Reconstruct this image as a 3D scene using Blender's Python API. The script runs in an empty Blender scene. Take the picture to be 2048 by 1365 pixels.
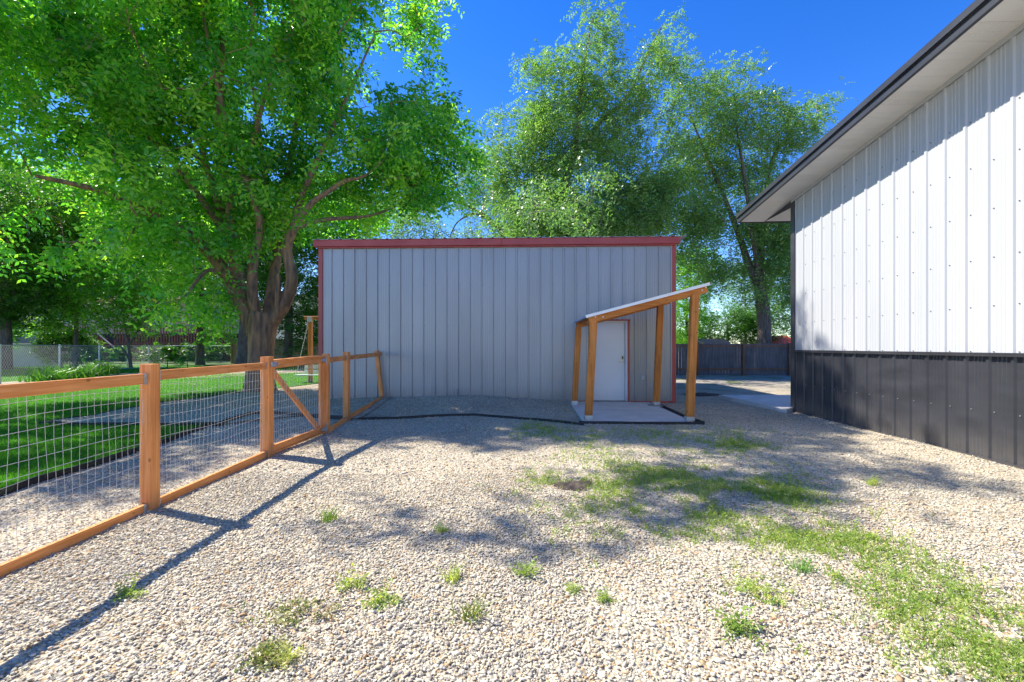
import bpy, bmesh, math, random
import numpy as np
from mathutils import Vector, Matrix
rng = np.random.default_rng(7)
random.seed(7)
scene = bpy.context.scene
COL = scene.collection

# ------------------------------------------------------------------ camera, sky, sun, exposure
TH = math.radians(2.27)          # camera looks a little left of the shed's normal
F = 910.0                        # focal length in pixels of a 2048 px wide picture (16 mm)
H = 1.46                         # eye height
CX, HY = 1024.0, 693.0
cd = bpy.data.cameras.new("camera")
cam = bpy.data.objects.new("camera", cd)
COL.objects.link(cam)
cam.location = (0, 0, H)
cam.rotation_euler = (math.radians(90), 0, TH)
cd.sensor_width = 36.0
cd.lens = 36.0 * F / 2048.0
cd.shift_y = (HY - 682.5) / 2048.0
cd.clip_start = 0.05
cd.clip_end = 3000
scene.camera = cam

SUN_EL = math.radians(48.3)
SUN_AZ = math.radians(161.5)       # direction towards the sun, measured from +X counter-clockwise
sdir = Vector((math.cos(SUN_EL) * math.cos(SUN_AZ), math.cos(SUN_EL) * math.sin(SUN_AZ), math.sin(SUN_EL)))
ld = bpy.data.lights.new("sun", 'SUN')
ld.energy = 5.0
ld.angle = math.radians(0.55)
ld.color = (1.0, 0.93, 0.82)
sun = bpy.data.objects.new("sun", ld)
COL.objects.link(sun)
sun.rotation_euler = sdir.to_track_quat('Z', 'Y').to_euler()
w = bpy.data.worlds.new("World")
scene.world = w
w.use_nodes = True
wn = w.node_tree
for n in list(wn.nodes):
    wn.nodes.remove(n)
wo = wn.nodes.new('ShaderNodeOutputWorld')
wb = wn.nodes.new('ShaderNodeBackground')
ws = wn.nodes.new('ShaderNodeTexSky')
ws.sky_type = 'NISHITA'
ws.sun_disc = False
ws.sun_elevation = SUN_EL
ws.sun_rotation = math.radians(90) - SUN_AZ
ws.altitude = 1400
ws.air_density = 1.0
ws.dust_density = 0.15
ws.ozone_density = 2.2
wh = wn.nodes.new('ShaderNodeHueSaturation')
wh.inputs['Saturation'].default_value = 1.38
wh.inputs['Hue'].default_value = 0.517
wh.inputs['Value'].default_value = 1.0
wb.inputs['Strength'].default_value = 0.15
wn.links.new(ws.outputs[0], wh.inputs['Color'])
wn.links.new(wh.outputs[0], wb.inputs['Color'])
wn.links.new(wb.outputs[0], wo.inputs['Surface'])
scene.view_settings.view_transform = 'Standard'
scene.view_settings.look = 'None'
scene.view_settings.exposure = 1.05
scene.view_settings.gamma = 1.0
scene.view_settings.use_curve_mapping = False
scene.render.engine = 'CYCLES'
scene.cycles.max_bounces = 6
scene.cycles.transmission_bounces = 5
scene.cycles.diffuse_bounces = 4

cT, sT = math.cos(TH), math.sin(TH)

def cam2w(xc, t, z=0.0):
    return Vector((xc * cT - t * sT, xc * sT + t * cT, z))

def G(px, py, z=0.0):
    """point at height z seen at pixel (px,py) of the 2048-wide photograph"""
    t = (H - z) * F / (py - HY)
    return cam2w((px - CX) / F * t, t, z)

def PY(px, py, Y):
    """point on the plane y=Y seen at pixel"""
    a = (px - CX) / F
    t = Y / (a * sT + cT)
    return cam2w(a * t, t, H + (HY - py) / F * t)

def PX(px, py, X):
    a = (px - CX) / F
    t = X / (a * cT - sT)
    return cam2w(a * t, t, H + (HY - py) / F * t)

# ------------------------------------------------------------------ helpers
def tag(o, label=None, cat=None, group=None, kind=None):
    if label: o['label'] = label
    if cat: o['category'] = cat
    if group: o['group'] = group
    if kind: o['kind'] = kind
    return o

def empty(name, loc, rz=0.0):
    o = bpy.data.objects.new(name, None)
    COL.objects.link(o)
    o.location = loc
    o.rotation_euler = (0, 0, rz)
    o.empty_display_size = 0.2
    return o

def link(name, me, mats, parent=None):
    o = bpy.data.objects.new(name, me)
    COL.objects.link(o)
    for m in (mats if isinstance(mats, (list, tuple)) else [mats]):
        me.materials.append(m)
    if parent is not None:
        o.parent = parent
    return o

class MB:
    """collects faces in WORLD coordinates; build() shifts them into the parent's frame"""
    def __init__(s):
        s.v = []; s.f = []; s.m = []
    def add(s, vs, fs, mi=0):
        b = len(s.v)
        s.v += [tuple(v) for v in vs]
        s.f += [tuple(b + i for i in f) for f in fs]
        s.m += [mi] * len(fs)
    def box(s, c, d, rz=0.0, mi=0, bev=0.0):
        x, y, z = d[0] / 2, d[1] / 2, d[2] / 2
        R = Matrix.Rotation(rz, 3, 'Z')
        vs = [Vector(c) + R @ Vector((sx * x, sy * y, sz * z)) for sz in (-1, 1) for sx, sy in ((-1, -1), (1, -1), (1, 1), (-1, 1))]
        s.add(vs, [(3, 2, 1, 0), (4, 5, 6, 7), (0, 1, 5, 4), (1, 2, 6, 5), (2, 3, 7, 6), (3, 0, 4, 7)], mi)
    def beam(s, a, b, wd, ht, up=(0, 0, 1), mi=0, ch=0.0):
        """bar from a to b, width wd (sideways) height ht (along up), chamfered if ch"""
        a = Vector(a); b = Vector(b)
        d = (b - a).normalized(); u = Vector(up); u = (u - d * u.dot(d))
        if u.length < 1e-4: u = Vector((1, 0, 0)) - d * d.x
        u.normalize(); r = d.cross(u)
        x, y = wd / 2, ht / 2
        if ch > 0:
            pr = [(-x + ch, -y), (x - ch, -y), (x, -y + ch), (x, y - ch), (x - ch, y), (-x + ch, y), (-x, y - ch), (-x, -y + ch)]
        else:
            pr = [(-x, -y), (x, -y), (x, y), (-x, y)]
        n = len(pr)
        vs = [p + r * q[0] + u * q[1] for p in (a, b) for q in pr]
        fs = [(i, (i + 1) % n, n + (i + 1) % n, n + i) for i in range(n)] + [tuple(range(n))[::-1], tuple(range(n, 2 * n))]
        s.add(vs, fs, mi)
    def tube(s, pts, r, n=6, mi=0, cap=True):
        pts = [Vector(p) for p in pts]
        rs = r if isinstance(r, (list, tuple)) else [r] * len(pts)
        vs = []; fs = []
        ref = Vector((0, 0, 1))
        for i, p in enumerate(pts):
            d = (pts[min(i + 1, len(pts) - 1)] - pts[max(i - 1, 0)]).normalized()
            q = ref if abs(d.dot(ref)) < 0.95 else Vector((0, 1, 0))
            u = d.cross(q).normalized(); v = u.cross(d)
            for k in range(n):
                a = 2 * math.pi * k / n
                vs.append(p + (u * math.cos(a) + v * math.sin(a)) * rs[i])
        for i in range(len(pts) - 1):
            for k in range(n):
                fs.append((i * n + k, i * n + (k + 1) % n, (i + 1) * n + (k + 1) % n, (i + 1) * n + k))
        if cap:
            fs.append(tuple(range(n))[::-1]); fs.append(tuple(range((len(pts) - 1) * n, len(pts) * n)))
        s.add(vs, fs, mi)
    def prism(s, poly, z0, z1, mi=0):
        n = len(poly)
        vs = [(p[0], p[1], z0) for p in poly] + [(p[0], p[1], z1) for p in poly]
        s.add(vs, [tuple(range(n))[::-1], tuple(range(n, 2 * n))] + [(i, (i + 1) % n, n + (i + 1) % n, n + i) for i in range(n)], mi)
    def build(s, name, mats, parent=None, smooth=False, bevel=0.0):
        off = parent_origin(parent)
        me = bpy.data.meshes.new(name)
        me.from_pydata([(v[0] - off[0], v[1] - off[1], v[2] - off[2]) for v in s.v], [], s.f)
        me.polygons.foreach_set('material_index', s.m)
        bm = bmesh.new(); bm.from_mesh(me)
        bmesh.ops.recalc_face_normals(bm, faces=bm.faces)
        if bevel > 0:
            bmesh.ops.bevel(bm, geom=[e for e in bm.edges if len(e.link_faces) == 2 and e.calc_face_angle(0) > 0.6], offset=bevel, segments=1, affect='EDGES')
        bm.to_mesh(me); bm.free()
        if smooth: me.polygons.foreach_set('use_smooth', [True] * len(me.polygons))
        return link(name, me, mats, parent)

def parent_origin(p):
    o = Vector((0, 0, 0))
    while p is not None:
        o += p.location; p = p.parent
    return o

def npmesh(name, V, Fc, mats, parent=None, tint=None, smooth=False, mi=None):
    """V (N,3) world coords, Fc (M,k) indices"""
    off = np.array(parent_origin(parent))
    V = np.asarray(V, dtype=np.float64) - off
    M, k = Fc.shape
    me = bpy.data.meshes.new(name)
    me.vertices.add(len(V)); me.vertices.foreach_set('co', V.astype(np.float32).ravel())
    me.loops.add(M * k); me.loops.foreach_set('vertex_index', Fc.astype(np.int32).ravel())
    me.polygons.add(M)
    me.polygons.foreach_set('loop_start', np.arange(0, M * k, k, dtype=np.int32))
    if mi is not None: me.polygons.foreach_set('material_index', mi.astype(np.int32))
    if smooth: me.polygons.foreach_set('use_smooth', np.ones(M, dtype=bool))
    me.update(calc_edges=True)
    if tint is not None:
        at = me.attributes.new('tint', 'FLOAT', 'FACE')
        at.data.foreach_set('value', tint.astype(np.float32))
    return link(name, me, mats, parent)

# value noise (numpy)
def vnoise(P, scale, seed=0):
    P = np.asarray(P, dtype=np.float64) * scale + 1000.37
    I = np.floor(P).astype(np.int64); f = P - I; f = f * f * (3 - 2 * f)
    D = P.shape[1]
    out = np.zeros(len(P))
    for c in range(2 ** D):
        o = [(c >> d) & 1 for d in range(D)]
        h = np.full(len(P), seed * 7919 + 17, dtype=np.int64)
        wgt = np.ones(len(P))
        for d in range(D):
            h = (h * 374761393 + (I[:, d] + o[d]) * (668265263 + 2 * d * 1274126177)) & 0x7fffffff
            h = (h ^ (h >> 13)) * 1274126177 & 0x7fffffff
            wgt *= f[:, d] if o[d] else (1 - f[:, d])
        out += wgt * ((h ^ (h >> 16)) & 0xffff) / 65535.0
    return out

# ------------------------------------------------------------------ materials
def newmat(name):
    m = bpy.data.materials.new(name); m.use_nodes = True
    nt = m.node_tree
    for n in list(nt.nodes): nt.nodes.remove(n)
    out = nt.nodes.new('ShaderNodeOutputMaterial')
    return m, nt, out

def ramp(nt, stops):
    r = nt.nodes.new('ShaderNodeValToRGB')
    e = r.color_ramp.elements
    while len(e) < len(stops): e.new(0.5)
    for i, (p, c) in enumerate(stops):
        e[i].position = p; e[i].color = (c[0], c[1], c[2], 1)
    return r

def pmat(name, c1, c2=None, scale=(3, 3, 3), rough=0.6, metal=0.0, bump=0.0, detail=4, fine=None, spec=0.5, lo=0.3, hi=0.7, bdist=0.01, coat=0.0):
    m, nt, out = newmat(name)
    b = nt.nodes.new('ShaderNodeBsdfPrincipled')
    b.inputs['Roughness'].default_value = rough
    b.inputs['Metallic'].default_value = metal
    b.inputs['Specular IOR Level'].default_value = spec
    nt.links.new(b.outputs[0], out.inputs[0])
    g = nt.nodes.new('ShaderNodeTexCoord')
    mp = nt.nodes.new('ShaderNodeMapping'); mp.inputs['Scale'].default_value = scale
    nt.links.new(g.outputs['Object'], mp.inputs[0])
    no = nt.nodes.new('ShaderNodeTexNoise'); no.inputs['Scale'].default_value = 1.0; no.inputs['Detail'].default_value = detail
    nt.links.new(mp.outputs[0], no.inputs['Vector'])
    r = ramp(nt, [(lo, c1), (hi, c2 or c1)])
    nt.links.new(no.outputs['Fac'], r.inputs[0])
    nt.links.new(r.outputs[0], b.inputs['Base Color'])
    if bump:
        bp = nt.nodes.new('ShaderNodeBump'); bp.inputs['Strength'].default_value = bump; bp.inputs['Distance'].default_value = bdist
        nt.links.new(no.outputs['Fac'], bp.inputs['Height']); nt.links.new(bp.outputs[0], b.inputs['Normal'])
    return m

def woodmat(name, a, b_, c, axis):
    """grain stretched along the given axis (object coords), with knots"""
    m, nt, out = newmat(name)
    b = nt.nodes.new('ShaderNodeBsdfPrincipled'); b.inputs['Roughness'].default_value = 0.62
    b.inputs['Specular IOR Level'].default_value = 0.3
    nt.links.new(b.outputs[0], out.inputs[0])
    g = nt.nodes.new('ShaderNodeTexCoord')
    mp = nt.nodes.new('ShaderNodeMapping')
    sc = [38, 38, 38]; sc[axis] = 1.6
    mp.inputs['Scale'].default_value = sc
    nt.links.new(g.outputs['Object'], mp.inputs[0])
    no = nt.nodes.new('ShaderNodeTexNoise'); no.inputs['Scale'].default_value = 1; no.inputs['Detail'].default_value = 5; no.inputs['Distortion'].default_value = 0.6
    nt.links.new(mp.outputs[0], no.inputs['Vector'])
    r = ramp(nt, [(0.28, a), (0.5, b_), (0.72, c)])
    nt.links.new(no.outputs['Fac'], r.inputs[0])
    mp2 = nt.nodes.new('ShaderNodeMapping'); s2 = [8, 8, 8]; s2[axis] = 5.0; mp2.inputs['Scale'].default_value = s2
    nt.links.new(g.outputs['Object'], mp2.inputs[0])
    vo = nt.nodes.new('ShaderNodeTexVoronoi'); vo.inputs['Scale'].default_value = 1
    nt.links.new(mp2.outputs[0], vo.inputs['Vector'])
    kr = ramp(nt, [(0.06, (0.55, 0.48, 0.45)), (0.12, (1, 1, 1))])
    nt.links.new(vo.outputs['Distance'], kr.inputs[0])
    big = nt.nodes.new('ShaderNodeTexNoise'); big.inputs['Scale'].default_value = 1.7
    nt.links.new(g.outputs['Object'], big.inputs['Vector'])
    br = ramp(nt, [(0.3, (0.8, 0.8, 0.8)), (0.7, (1.12, 1.12, 1.12))])
    nt.links.new(big.outputs['Fac'], br.inputs[0])
    mx = nt.nodes.new('ShaderNodeMixRGB'); mx.blend_type = 'MULTIPLY'; mx.inputs[0].default_value = 1
    nt.links.new(r.outputs[0], mx.inputs[1]); nt.links.new(kr.outputs[0], mx.inputs[2])
    mx2 = nt.nodes.new('ShaderNodeMixRGB'); mx2.blend_type = 'MULTIPLY'; mx2.inputs[0].default_value = 1
    nt.links.new(mx.outputs[0], mx2.inputs[1]); nt.links.new(br.outputs[0], mx2.inputs[2])
    nt.links.new(mx2.outputs[0], b.inputs['Base Color'])
    bp = nt.nodes.new('ShaderNodeBump'); bp.inputs['Strength'].default_value = 0.25; bp.inputs['Distance'].default_value = 0.004
    nt.links.new(no.outputs['Fac'], bp.inputs['Height']); nt.links.new(bp.outputs[0], b.inputs['Normal'])
    return m

def leafmat(name, dark, mid, light, trans=0.45, rough=0.45, tboost=1.6):
    m, nt, out = newmat(name)
    at = nt.nodes.new('ShaderNodeAttribute'); at.attribute_name = 'tint'
    r = ramp(nt, [(0.0, dark), (0.5, mid), (1.0, light)])
    nt.links.new(at.outputs['Fac'], r.inputs[0])
    b = nt.nodes.new('ShaderNodeBsdfPrincipled'); b.inputs['Roughness'].default_value = rough
    b.inputs['Specular IOR Level'].default_value = 0.55
    nt.links.new(r.outputs[0], b.inputs['Base Color'])
    t = nt.nodes.new('ShaderNodeBsdfTranslucent')
    mu = nt.nodes.new('ShaderNodeMixRGB'); mu.blend_type = 'MULTIPLY'; mu.inputs[0].default_value = 1
    mu.inputs[2].default_value = (tboost * 1.15, tboost * 1.25, tboost * 0.45, 1)
    nt.links.new(r.outputs[0], mu.inputs[1]); nt.links.new(mu.outputs[0], t.inputs['Color'])
    mx = nt.nodes.new('ShaderNodeMixShader'); mx.inputs[0].default_value = trans
    nt.links.new(b.outputs[0], mx.inputs[1]); nt.links.new(t.outputs[0], mx.inputs[2])
    nt.links.new(mx.outputs[0], out.inputs[0])
    return m

def tintmat(name, stops, rough=0.8, spec=0.3, bump=0.0):
    m, nt, out = newmat(name)
    at = nt.nodes.new('ShaderNodeAttribute'); at.attribute_name = 'tint'
    r = ramp(nt, stops); nt.links.new(at.outputs['Fac'], r.inputs[0])
    b = nt.nodes.new('ShaderNodeBsdfPrincipled'); b.inputs['Roughness'].default_value = rough
    b.inputs['Specular IOR Level'].default_value = spec
    nt.links.new(r.outputs[0], b.inputs['Base Color']); nt.links.new(b.outputs[0], out.inputs[0])
    return m

STONE = [(0.0, (0.24, 0.22, 0.18)), (0.1, (0.37, 0.345, 0.30)), (0.28, (0.48, 0.435, 0.335)), (0.5, (0.59, 0.53, 0.40)), (0.7, (0.64, 0.59, 0.47)), (0.86, (0.50, 0.40, 0.25)), (0.93, (0.43, 0.28, 0.14)), (1.0, (0.70, 0.665, 0.57))]
stone_m = tintmat('crushed_stone', STONE, 0.85, 0.25)

def gravelmat(name, far_dirt=True, litter=0.35):
    m, nt, out = newmat(name)
    N = nt.nodes.new; L = nt.links.new
    b = N('ShaderNodeBsdfPrincipled'); b.inputs['Roughness'].default_value = 0.9; b.inputs['Specular IOR Level'].default_value = 0.2
    L(b.outputs[0], out.inputs[0])
    g = N('ShaderNodeNewGeometry')
    vo = N('ShaderNodeTexVoronoi'); vo.inputs['Scale'].default_value = 50; vo.inputs['Randomness'].default_value = 1
    L(g.outputs['Position'], vo.inputs['Vector'])
    sep = N('ShaderNodeSeparateColor'); L(vo.outputs['Color'], sep.inputs[0])
    r = ramp(nt, STONE); L(sep.outputs[0], r.inputs[0])
    gap = ramp(nt, [(0.45, (1, 1, 1)), (0.8, (0.6, 0.55, 0.48))])  # darker fines between stones, with the shade of the cavities painted in
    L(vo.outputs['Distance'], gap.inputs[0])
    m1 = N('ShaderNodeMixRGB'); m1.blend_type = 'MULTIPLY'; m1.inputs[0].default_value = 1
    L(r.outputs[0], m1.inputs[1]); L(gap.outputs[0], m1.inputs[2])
    # litter / dirt patches, thicker along the foot of the shed
    spl = N('ShaderNodeSeparateXYZ'); L(g.outputs['Position'], spl.inputs[0])
    ml = N('ShaderNodeMapRange'); ml.inputs['From Min'].default_value = 8.3; ml.inputs['From Max'].default_value = 10.6; ml.inputs['To Min'].default_value = 0.0; ml.inputs['To Max'].default_value = 0.13; L(spl.outputs['Y'], ml.inputs['Value'])
    n1 = N('ShaderNodeTexNoise'); n1.inputs['Scale'].default_value = 1.3; n1.inputs['Detail'].default_value = 8; n1.inputs['Roughness'].default_value = 0.75
    L(g.outputs['Position'], n1.inputs['Vector'])
    lr = ramp(nt, [(0.52, (0, 0, 0)), (0.68, (litter, litter, litter))]); ad = N('ShaderNodeMath'); ad.operation = 'ADD'; L(n1.outputs['Fac'], ad.inputs[0]); L(ml.outputs[0], ad.inputs[1]); L(ad.outputs[0], lr.inputs[0])
    m2 = N('ShaderNodeMixRGB'); L(lr.outputs[0], m2.inputs[0]); L(m1.outputs[0], m2.inputs[1]); m2.inputs[2].default_value = (0.26, 0.19, 0.12, 1)
    last = m2
    if far_dirt:
        sp = N('ShaderNodeSeparateXYZ'); L(g.outputs['Position'], sp.inputs[0])
        mr = N('ShaderNodeMapRange'); mr.inputs['From Min'].default_value = 13; mr.inputs['From Max'].default_value = 19
        L(sp.outputs['Y'], mr.inputs['Value'])
        n2 = N('ShaderNodeTexNoise'); n2.inputs['Scale'].default_value = 0.9; n2.inputs['Detail'].default_value = 7
        L(g.outputs['Position'], n2.inputs['Vector'])
        dr = ramp(nt, [(0.35, (0.30, 0.26, 0.21)), (0.52, (0.36, 0.33, 0.28)), (0.6, (0.14, 0.18, 0.07)), (0.72, (0.10, 0.16, 0.05))]); L(n2.outputs['Fac'], dr.inputs[0])
        mm = N('ShaderNodeMath'); mm.operation = 'MULTIPLY'; mm.inputs[1].default_value = 0.85; L(mr.outputs[0], mm.inputs[0])
        m3 = N('ShaderNodeMixRGB'); L(mm.outputs[0], m3.inputs[0]); L(m2.outputs[0], m3.inputs[1]); L(dr.outputs[0], m3.inputs[2])
        last = m3
    L(last.outputs[0], b.inputs['Base Color'])
    inv = N('ShaderNodeMath'); inv.operation = 'SUBTRACT'; inv.inputs[0].default_value = 1; L(vo.outputs['Distance'], inv.inputs[1])
    bp = N('ShaderNodeBump'); bp.inputs['Strength'].default_value = 1.0; bp.inputs['Distance'].default_value = 0.014
    L(inv.outputs[0], bp.inputs['Height']); L(bp.outputs[0], b.inputs['Normal'])
    return m

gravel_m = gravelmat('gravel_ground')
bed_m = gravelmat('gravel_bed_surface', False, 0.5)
lawn_m = pmat('lawn_soil', (0.03, 0.075, 0.012), (0.07, 0.15, 0.02), (2, 2, 2), 0.9, detail=8, bump=0.5)
blade_m = leafmat('lawn_blades', (0.035, 0.15, 0.008), (0.08, 0.28, 0.012), (0.18, 0.42, 0.025), 0.4, 0.75, 1.5)
weed_m = leafmat('weed_leaves', (0.11, 0.20, 0.035), (0.25, 0.36, 0.06), (0.52, 0.48, 0.18), 0.4, 0.6, 1.5)
locust_m = leafmat('locust_leaves', (0.028, 0.145, 0.03), (0.11, 0.32, 0.038), (0.36, 0.55, 0.07), 0.5, 0.2, 2.0)
elm_m = leafmat('elm_leaves', (0.09, 0.20, 0.06), (0.16, 0.30, 0.085), (0.29, 0.43, 0.14), 0.42, 0.34, 1.4)
maple_m = leafmat('maple_leaves', (0.07, 0.21, 0.02), (0.14, 0.33, 0.03), (0.26, 0.46, 0.05), 0.5, 0.4, 1.8)
dark_m = leafmat('dark_leaves', (0.025, 0.085, 0.014), (0.055, 0.16, 0.02), (0.12, 0.27, 0.035), 0.45, 0.4, 1.6)
bark_m = pmat('locust_bark', (0.09, 0.07, 0.06), (0.42, 0.235, 0.12), (10, 10, 1.9), 0.9, bump=1.0, detail=12, bdist=0.05, lo=0.28, hi=0.7)
bark2_m = pmat('grey_bark', (0.07, 0.055, 0.045), (0.20, 0.16, 0.13), (14, 14, 2.5), 0.9, bump=1.0, detail=8, bdist=0.04)
twig_m = pmat('pale_twigs', (0.18, 0.15, 0.13), (0.36, 0.31, 0.28), (8, 8, 8), 0.85)
cedar_v = woodmat('cedar_upright_grain', (0.60, 0.205, 0.055), (0.76, 0.295, 0.085), (0.87, 0.40, 0.15), 2)
cedar_y = woodmat('cedar_long_grain', (0.60, 0.205, 0.055), (0.76, 0.295, 0.085), (0.87, 0.40, 0.15), 1)
stain_v = woodmat('stained_upright_grain', (0.42, 0.135, 0.022), (0.58, 0.205, 0.04), (0.68, 0.29, 0.075), 2)
stain_x = woodmat('stained_long_grain', (0.42, 0.135, 0.022), (0.58, 0.205, 0.04), (0.68, 0.29, 0.075), 0)
galv_m = pmat('galvanised_steel', (0.42, 0.44, 0.46), (0.62, 0.64, 0.66), (30, 30, 30), 0.42, 0.7)
wire_m = pmat('wire_galvanised', (0.50, 0.51, 0.50), (0.66, 0.67, 0.66), (30, 30, 30), 0.5, 0.35)
grey_steel = pmat('grey_painted_steel', (0.32, 0.325, 0.32), (0.39, 0.395, 0.395), (1.3, 1.3, 0.35), 0.36, 0.3, detail=6, bump=0.05)
red_steel = pmat('red_painted_steel', (0.38, 0.055, 0.045), (0.46, 0.085, 0.07), (2, 2, 2), 0.4, 0.0, detail=6)
white_steel = pmat('white_painted_steel', (0.41, 0.425, 0.435), (0.45, 0.46, 0.47), (1.5, 1.5, 0.4), 0.38, 0.0, detail=6, bump=0.04)
black_steel = pmat('black_painted_steel', (0.028, 0.029, 0.034), (0.046, 0.047, 0.054), (1.5, 1.5, 5), 0.36, 0.0, detail=8, bump=0.06)
soffit_m = pmat('soffit_vinyl', (0.66, 0.65, 0.62), (0.76, 0.75, 0.72), (1.2, 2, 2), 0.5)
perf_m = pmat('perforated_soffit', (0.62, 0.61, 0.58), (0.73, 0.72, 0.69), (60, 60, 60), 0.6)
screw_m = pmat('screw_heads', (0.16, 0.17, 0.18), None, (1, 1, 1), 0.4, 0.6)
conc_m = pmat('concrete_slab', (0.50, 0.48, 0.45), (0.62, 0.595, 0.56), (3, 3, 3), 0.85, detail=8, bump=0.15)
concd_m = pmat('weathered_concrete', (0.20, 0.185, 0.16), (0.32, 0.30, 0.27), (6, 6, 6), 0.9, detail=8, bump=0.3)
door_m = pmat('white_door_paint', (0.70, 0.72, 0.74), (0.76, 0.77, 0.78), (1, 1, 1), 0.4)
plastic_m = pmat('black_plastic', (0.012, 0.012, 0.014), (0.03, 0.03, 0.032), (9, 9, 9), 0.45)
brass_m = pmat('satin_nickel', (0.55, 0.50, 0.40), None, (1, 1, 1), 0.3, 0.9)
greyfence_v = woodmat('weathered_boards', (0.075, 0.07, 0.072), (0.125, 0.115, 0.115), (0.18, 0.165, 0.16), 2)
tanfence_v = woodmat('tan_boards', (0.20, 0.15, 0.10), (0.32, 0.25, 0.17), (0.42, 0.34, 0.24), 2)
deck_red = pmat('red_deck_stain', (0.19, 0.06, 0.035), (0.30, 0.10, 0.06), (6, 6, 6), 0.7)
deck_grey = pmat('grey_deck_cap', (0.22, 0.20, 0.22), (0.36, 0.33, 0.35), (6, 6, 6), 0.7)
siding_m = pmat('beige_siding', (0.50, 0.37, 0.24), (0.58, 0.44, 0.30), (0.5, 0.5, 10), 0.7)
roofb_m = pmat('brown_shingles', (0.22, 0.13, 0.10), (0.34, 0.21, 0.16), (5, 5, 5), 0.9)
glass_m = pmat('window_glass', (0.08, 0.10, 0.11), (0.16, 0.18, 0.19), (2, 2, 2), 0.12)
stucco_m = pmat('pale_stucco', (0.27, 0.31, 0.30), (0.36, 0.39, 0.37), (1.5, 1.5, 1.5), 0.9)
redroof_m = pmat('red_metal_roof', (0.42, 0.035, 0.03), (0.52, 0.06, 0.045), (3, 3, 3), 0.45)
maroof_m = pmat('faded_maroon_roof', (0.30, 0.12, 0.13), (0.40, 0.19, 0.20), (3, 3, 3), 0.5)
soil_m = pmat('dark_soil', (0.035, 0.026, 0.02), (0.12, 0.09, 0.07), (14, 14, 14), 0.95, bump=1.0, detail=8)

def brickmat():
    m, nt, out = newmat('grey_brick')
    b = nt.nodes.new('ShaderNodeBsdfPrincipled'); b.inputs['Roughness'].default_value = 0.9
    g = nt.nodes.new('ShaderNodeTexCoord'); mp = nt.nodes.new('ShaderNodeMapping'); mp.inputs['Rotation'].default_value = (math.radians(90), 0, 0)
    t = nt.nodes.new('ShaderNodeTexBrick'); t.inputs['Scale'].default_value = 3.0
    t.inputs['Color1'].default_value = (0.30, 0.27, 0.21, 1); t.inputs['Color2'].default_value = (0.22, 0.20, 0.16, 1); t.inputs['Mortar'].default_value = (0.12, 0.11, 0.10, 1)
    nt.links.new(g.outputs['Object'], mp.inputs[0]); nt.links.new(mp.outputs[0], t.inputs['Vector'])
    nt.links.new(t.outputs['Color'], b.inputs['Base Color']); nt.links.new(b.outputs[0], out.inputs[0])
    return m
brick_m = brickmat()

def dirty(m, top, col, amt=0.7):
    """splashed dust along the foot of a wall"""
    nt = m.node_tree; N = nt.nodes.new; L = nt.links.new
    b = [n for n in nt.nodes if n.type == 'BSDF_PRINCIPLED'][0]; src = b.inputs['Base Color'].links[0].from_socket
    g = N('ShaderNodeNewGeometry'); sp = N('ShaderNodeSeparateXYZ'); L(g.outputs['Position'], sp.inputs[0])
    no = N('ShaderNodeTexNoise'); no.inputs['Scale'].default_value = 7; no.inputs['Detail'].default_value = 9; no.inputs['Roughness'].default_value = 0.7; L(g.outputs['Position'], no.inputs['Vector'])
    mr = N('ShaderNodeMapRange'); mr.inputs['From Min'].default_value = 0; mr.inputs['From Max'].default_value = top; mr.inputs['To Min'].default_value = 0.85; mr.inputs['To Max'].default_value = 0.0; L(sp.outputs['Z'], mr.inputs['Value'])
    mu = N('ShaderNodeMath'); mu.operation = 'MULTIPLY'; L(mr.outputs[0], mu.inputs[0]); L(no.outputs['Fac'], mu.inputs[1])
    m2 = N('ShaderNodeMath'); m2.operation = 'MULTIPLY'; m2.inputs[1].default_value = amt * 1.6; m2.use_clamp = True; L(mu.outputs[0], m2.inputs[0])
    mx = N('ShaderNodeMixRGB'); L(m2.outputs[0], mx.inputs[0]); L(src, mx.inputs[1]); mx.inputs[2].default_value = (*col, 1); L(mx.outputs[0], b.inputs['Base Color'])
dirty(grey_steel, 0.45, (0.22, 0.18, 0.14)); dirty(black_steel, 0.5, (0.14, 0.125, 0.105), 0.4); dirty(stain_v, 0.25, (0.10, 0.07, 0.05)); dirty(cedar_v, 0.2, (0.14, 0.10, 0.07)); dirty(door_m, 0.4, (0.4, 0.36, 0.3), 0.4)

# ------------------------------------------------------------------ ground
YS = 11.8       # shed front wall plane
def gz(x, y):
    """ground height (arrays or floats)"""
    x = np.asarray(x, dtype=float); y = np.asarray(y, dtype=float)
    P = np.stack([np.broadcast_to(x, np.broadcast(x, y).shape).ravel(), np.broadcast_to(y, np.broadcast(x, y).shape).ravel()], 1)
    near = np.exp(-((P[:, 0] + 1.6) / 2.3) ** 2) * np.exp(-((P[:, 1] - 11.7) / 1.2) ** 2) * 0.17
    near += np.exp(-((P[:, 0] + 5.0) / 2.0) ** 2) * np.exp(-((P[:, 1] - 11.7) / 1.6) ** 2) * 0.05
    n = (vnoise(P, 0.8, 3) - 0.5) * 0.030 + (vnoise(P, 2.7, 5) - 0.5) * 0.014
    fade = np.clip((30 - np.hypot(P[:, 0], P[:, 1])) / 10, 0, 1)
    dug = np.exp(-(((P[:, 0] - 1.0) / 0.25) ** 2 + ((P[:, 1] - 4.85) / 0.2) ** 2)) * 0.0
    return (near + n * fade + dug).reshape(np.broadcast(x, y).shape)

def gz1(x, y): return float(gz(np.array([x]), np.array([y]))[0])

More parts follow.
